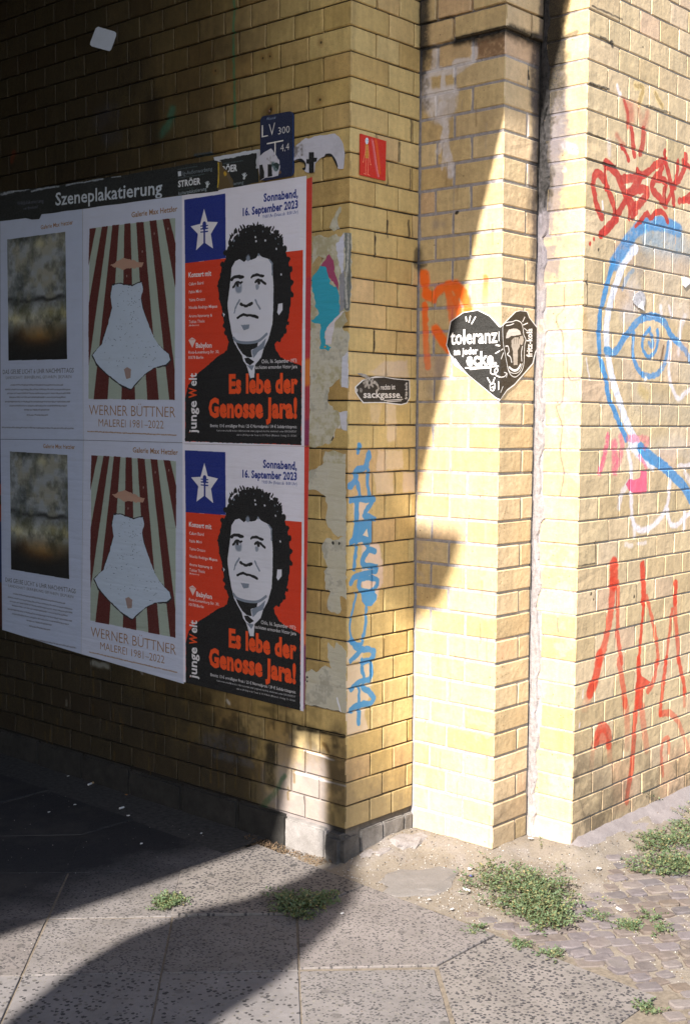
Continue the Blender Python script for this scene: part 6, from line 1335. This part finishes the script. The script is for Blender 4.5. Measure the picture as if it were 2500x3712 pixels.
# loose grit, chips and dead leaf bits
def grit():
    rs = random.Random(11); V, F_, MI = [], [], []
    for k in range(7500):
        u = rs.random()
        if u < .60: x, y = rs.uniform(-.12, 1.7), rs.uniform(-1.35, -.45)
        elif u < .8: x, y = rs.uniform(-.1, .45), rs.uniform(-.6, .0)
        elif u < .9: x, y = rs.gauss(-.05, .02), rs.uniform(.05, .4)
        else: x, y = rs.uniform(-1.6, -.1), rs.uniform(-1.1, 1.8)
        if x > X1-.004 and y > Y1 or x > X2 and y > Y2-.004: continue
        s = rs.uniform(.0010, .0034)*(1.5 if rs.random() < .05 else 1); s *= .6 if u > .9 else 1
        z = (gz(x, y)-.003 if x > -.13 else .0)+s*.3; b = len(V); dk = .8 <= u < .9; a = rs.uniform(0, 6)
        for q in range(4): V.append((x+math.cos(a+q*1.57)*s*rs.uniform(.7, 1.3), y+math.sin(a+q*1.57)*s*rs.uniform(.6, 1.1), z-s*.3))
        V.append((x, y, z+s*.6)); mi = 1 if dk else (0 if rs.random() < .5 else (1 if rs.random() < .5 else 2))
        for q in range(4): F_.append((b+q, b+(q+1) % 4, b+4)); MI.append(mi)
    tag(pydata('loose_grit', V, F_, [simple('pale_grit', (0.31, 0.285, 0.26), .9), simple('brown_grit', (0.125, 0.085, 0.05), .9), simple('dark_grit', (0.05, 0.045, 0.0425), .9)], None, mi=MI), 'loose grit, crumbs and dead leaf bits strewn over dirt and cobbles', kind='stuff')
grit()
# rust-brown leaf dirt at the foot of the lit wall patch
def wall_dirt():
    rs = random.Random(5); V, F_ = [], []
    for k in range(170):
        y = rs.uniform(.03, .42); x = -.03-abs(rs.gauss(0, .022)); s = rs.uniform(.001, .004); b = len(V); a = rs.uniform(0, 6)
        for q in range(3): V.append((x+math.cos(a+q*2.1)*s, y+math.sin(a+q*2.1)*s*1.3, rs.uniform(.001, .012)))
        F_.append((b, b+1, b+2))
    tag(pydata('leaf_dirt', V, F_, [simple('brown_dirt', (.10, .065, .04), .95, .5, 200)]), 'rusty brown leaf dirt gathered at the foot of the underpass wall', kind='stuff')
wall_dirt()

# ------------------------------------------------------------------ the railway bridge that shades the corner (out of the picture, above and behind)
bridge = tag(empty('railway_bridge', (-7, 4, 4)), 'dark riveted steel bridge deck spanning the street overhead', 'bridge')
M_STEEL = simple('grey_bridge_paint', (.09, .10, .10), .6); M_CONC = simple('deck_concrete', (.22, .21, .20), .9)
HD = 4.0; yE = -X1*SK-(HD-(1.152+X1*SM))*SK/SM
v, f = box_vf(-14, .0, yE, 18, HD, HD+.35); pydata('deck', v, f, [M_CONC], bridge)
v, f = box_vf(-14, .0, yE-.0, yE+.18, HD+.352, HD+1.3); pydata('edge_girder', v, f, [M_STEEL], bridge)
for k in range(8):
    v, f = box_vf(-13.6, -.05, yE+1.2+k*2, yE+1.4+k*2, HD-.45, HD-.002); pydata('cross_girder', v, f, [M_STEEL], bridge)
# unseen plate added to cast the odd-shaped shadow; its outline follows that shadow
XC = -5.0
# shadow outline as it falls on the pier side (x = X1), the underpass wall (x = 0) and the paving (z = 0)
prof = [(-3.6, -1.85, 0), (-2.2, -1.08, 0), (-1.45, -.70, 0), (-1.007, -.493, 0), (-.76, -.450, 0), (-.52, -.362, 0), (-.36, -.305, 0), (-.215, -.235, 0), (-.11, -.160, 0), (-.025, -.070, 0), (0, -.03, .10), (X1, .045, .70),
        (X1, -.008, .768), (X1, -.118, .847), (X1, -.162, .94), (X1, -.193, 1.031), (X1, -.196, 1.075), (X1, -.004, 1.092), (X1, .30, 1.06), (0, .30, .5), (0, .20, .41), (0, .159, .369), (0, .126, .401), (0, .098, .366), (0, .085, .279), (0, .090, .174), (0, .090, .03),
        (-.032, .045, 0), (-.162, .014, 0), (-.286, .009, 0), (-.434, .012, 0), (-.626, .065, 0), (-.831, .060, 0), (-1.019, .010, 0), (-1.281, -.094, 0), (-1.6, -.24, 0), (-3.6, -.9, 0)]
P2 = [(y-SK*x-SK*abs(XC), z+SM*x+SM*abs(XC)) for x, y, z in prof]
vs = [(XC, y, z) for y, z in P2]+[(XC-.02, y, z) for y, z in P2]; n = len(P2)
fs = [tuple(range(n)), tuple(range(2*n-1, n-1, -1))]+[(k, n+k, n+(k+1) % n, (k+1) % n) for k in range(n)]
cutout = pydata('bridge_column', vs, fs, [M_STEEL], None); fix_normals(cutout.data)
tag(cutout, 'unseen cut-out plate added to cast the shadow shapes on wall, pier and paving', 'column')
v, f = box_vf(-14.4, -14, -3, 18, -.05, HD+1.3); tag(pydata('opposite_wall', v, f, [simple('far_brick', (.20, .14, .07), .9)]), 'dark brick abutment on the far side of the street', 'wall')
v, f = box_vf(-14, 2.0, 14, 14.4, -.05, HD+1.3); tag(pydata('dark_end_block', v, f, [simple('far_soot', (.08, .07, .05), .9)]), 'unseen block added to darken the deep end of the underpass', 'wall')  # added end block that keeps light out of the underpass
